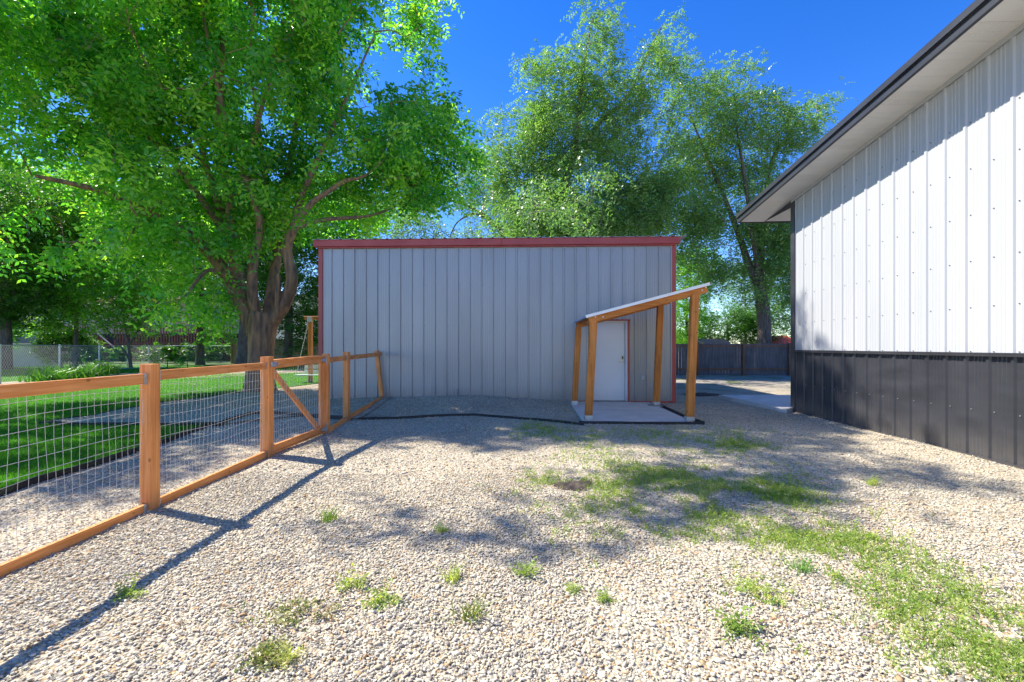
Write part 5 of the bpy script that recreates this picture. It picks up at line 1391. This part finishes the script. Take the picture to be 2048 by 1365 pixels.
# real stones near the camera
ico_t = (1 + 5 ** 0.5) / 2
IV = unit(np.array([(-1, ico_t, 0), (1, ico_t, 0), (-1, -ico_t, 0), (1, -ico_t, 0), (0, -1, ico_t), (0, 1, ico_t), (0, -1, -ico_t), (0, 1, -ico_t), (ico_t, 0, -1), (ico_t, 0, 1), (-ico_t, 0, -1), (-ico_t, 0, 1)], float))
IF = np.array([(0, 11, 5), (0, 5, 1), (0, 1, 7), (0, 7, 10), (0, 10, 11), (1, 5, 9), (5, 11, 4), (11, 10, 2), (10, 7, 6), (7, 1, 8), (3, 9, 4), (3, 4, 2), (3, 2, 6), (3, 6, 8), (3, 8, 9), (4, 9, 5), (2, 4, 11), (6, 2, 10), (8, 6, 7), (9, 8, 1)])
def stones(name, P, size, seed, full=True):
    r = np.random.default_rng(seed); n = len(P)
    if full: tv, tf = IV, IF
    else:
        tv = np.array([(1, 0, 0), (-1, 0, 0), (0, 1, 0), (0, -1, 0), (0, 0, 1), (0, 0, -1)], float); tf = np.array([(0, 2, 4), (2, 1, 4), (1, 3, 4), (3, 0, 4), (2, 0, 5), (1, 2, 5), (3, 1, 5), (0, 3, 5)])
    nv = len(tv)
    V = tv[None] * r.uniform(0.72, 1.28, (n, nv, 1))
    sc = np.exp(r.normal(0, 0.36, (n, 1, 1))) * size
    V = V * np.stack([r.uniform(1.0, 1.7, n), r.uniform(0.6, 1.0, n), r.uniform(0.35, 0.65, n)], 1)[:, None, :] * sc
    # random rotation: tilt then spin
    tl = r.normal(0, 0.38, n); c, s = np.cos(tl)[:, None], np.sin(tl)[:, None]
    y = V[..., 1] * c - V[..., 2] * s; z = V[..., 1] * s + V[..., 2] * c; V = np.stack([V[..., 0], y, z], -1)
    tl = r.uniform(0, 2 * np.pi, n); c, s = np.cos(tl)[:, None], np.sin(tl)[:, None]
    x = V[..., 0] * c - V[..., 1] * s; y = V[..., 0] * s + V[..., 1] * c; V = np.stack([x, y, V[..., 2]], -1)
    zz = gz(P[:, 0], P[:, 1]) + r.uniform(-0.002, 0.008, n) + inpoly(P, bed_poly) * 0.022
    V += np.stack([P[:, 0], P[:, 1], zz], 1)[:, None, :]
    Fc = (np.arange(n) * nv)[:, None, None] + tf[None]
    tint = np.repeat(np.clip(r.uniform(0, 1, n) ** (0.7 + 0.9 * vnoise(P, 0.9, 61)), 0, 1), len(tf))
    return V.reshape(-1, 3), Fc.reshape(-1, 3), tint
def stone_pts(t0, t1, dens, seed, lo=-1.35, hi=1.35):
    r = np.random.default_rng(seed); n = int(dens * (hi - lo) * (t1 * t1 - t0 * t0) / 2)
    t = np.sqrt(r.uniform(t0 * t0, t1 * t1, n)); a = r.uniform(lo, hi, n)
    P = np.stack([a * t * cT - t * sT, a * t * sT + t * cT], 1)
    ok = (P[:, 0] < XW - 0.02) & (~inpoly(P, lawn_poly) | inpoly(P, bed_poly)) & (P[:, 0] > -11)
    ok &= ~((P[:, 0] > A.x - .12) & (P[:, 0] < C_.x + .1) & (P[:, 1] > A.y - .12)) & (P[:, 1] < YS - 0.03)
    thin = (vnoise(P, 1.1, 71) * .6 + vnoise(P, 3.1, 72) * .4)
    ok &= r.uniform(size=n) < np.clip(1.6 - 1.6 * thin, 0.25, 1)
    ok &= ~((P[:, 0] < -3.45) & (r.uniform(size=n) < 0.55))
    return P[ok]
parts_ = [stones('s', stone_pts(1.7, 3.2, 7000, 1), 0.0061, 1), stones('s', stone_pts(3.2, 5.2, 4200, 2), 0.0070, 2, False), stones('s', stone_pts(5.2, 15.0, 900, 3), 0.0088, 3, False)]
off = 0; Vs = []; Fs = []; Ts = []
for V, Fc, tt in parts_: Vs.append(V); Fs.append(Fc + off); Ts.append(tt); off += len(V)
npmesh('gravel_stones', np.concatenate(Vs), np.concatenate(Fs), stone_m, None, tint=np.concatenate(Ts))
tag(bpy.data.objects['gravel_stones'], 'pale crushed stone gravel covering the yard', 'gravel', kind='stuff')
print('stones faces', sum(len(x) for x in Fs))

# dry litter (leaves, twigs) near the shed and scattered
r = np.random.default_rng(77); n = 26000
X = r.uniform(-5.2, 5.5, n); Yl = r.uniform(2.2, 11.6, n)
kp = (vnoise(np.stack([X, Yl], 1), 1.1, 44) + (Yl / 11.6) * .22 + (Yl > 9) * .14 > 0.74)
X = X[kp]; Yl = Yl[kp]; n = len(X); c = np.stack([X, Yl, gz(X, Yl) + 0.014], 1)
a1 = r.uniform(0, 6.28, n); l1 = r.uniform(0.006, 0.022, n); d1 = np.stack([np.cos(a1), np.sin(a1), r.normal(0, .2, n)], 1) * l1[:, None]; s1 = np.stack([-np.sin(a1), np.cos(a1), r.normal(0, .3, n)], 1) * (l1 * r.uniform(.08, .35, n))[:, None]
V = np.stack([c - d1, c + s1, c + d1, c - s1], 1).reshape(-1, 3)
npmesh('leaf_litter', V, np.arange(len(V)).reshape(-1, 4), tintmat('dry_litter', [(0, (0.16, 0.09, 0.05)), (0.5, (0.36, 0.22, 0.11)), (1, (0.55, 0.42, 0.26))]), None, tint=r.uniform(0, 1, n))
tag(bpy.data.objects['leaf_litter'], 'dry brown leaf litter scattered over the gravel', 'leaf litter', kind='stuff')

# far hills
def hill(name, d, h0, h1, x0, x1, seed, mt):
    n = 90; xs_ = np.linspace(x0, x1, n); V = []
    hh = h0 + (h1 - h0) * vnoise(np.stack([xs_ * 0.004, np.zeros(n)], 1), 1.0, seed)
    rows = 6
    for j in range(rows):
        f = j / (rows - 1); V.append(np.stack([xs_, np.full(n, d + f * 400) + vnoise(np.stack([xs_ * .01, np.full(n, j * 3.)], 1), 1, seed) * 60, hh * math.sin(f * math.pi / 2) - 2], 1))
    V = np.concatenate(V); i = (np.arange(n - 1)[None, :] + (np.arange(rows - 1) * n)[:, None]).ravel()
    o = npmesh(name, V, np.stack([i, i + 1, i + 1 + n, i + n], 1), mt, None, smooth=True); o['kind'] = 'structure'
hill('hills', 900, 60, 230, -1900, -150, 5, pmat('hill_scrub', (0.06, 0.085, 0.085), (0.11, 0.125, 0.11), (0.02, 0.02, 0.02), 0.95, detail=8))
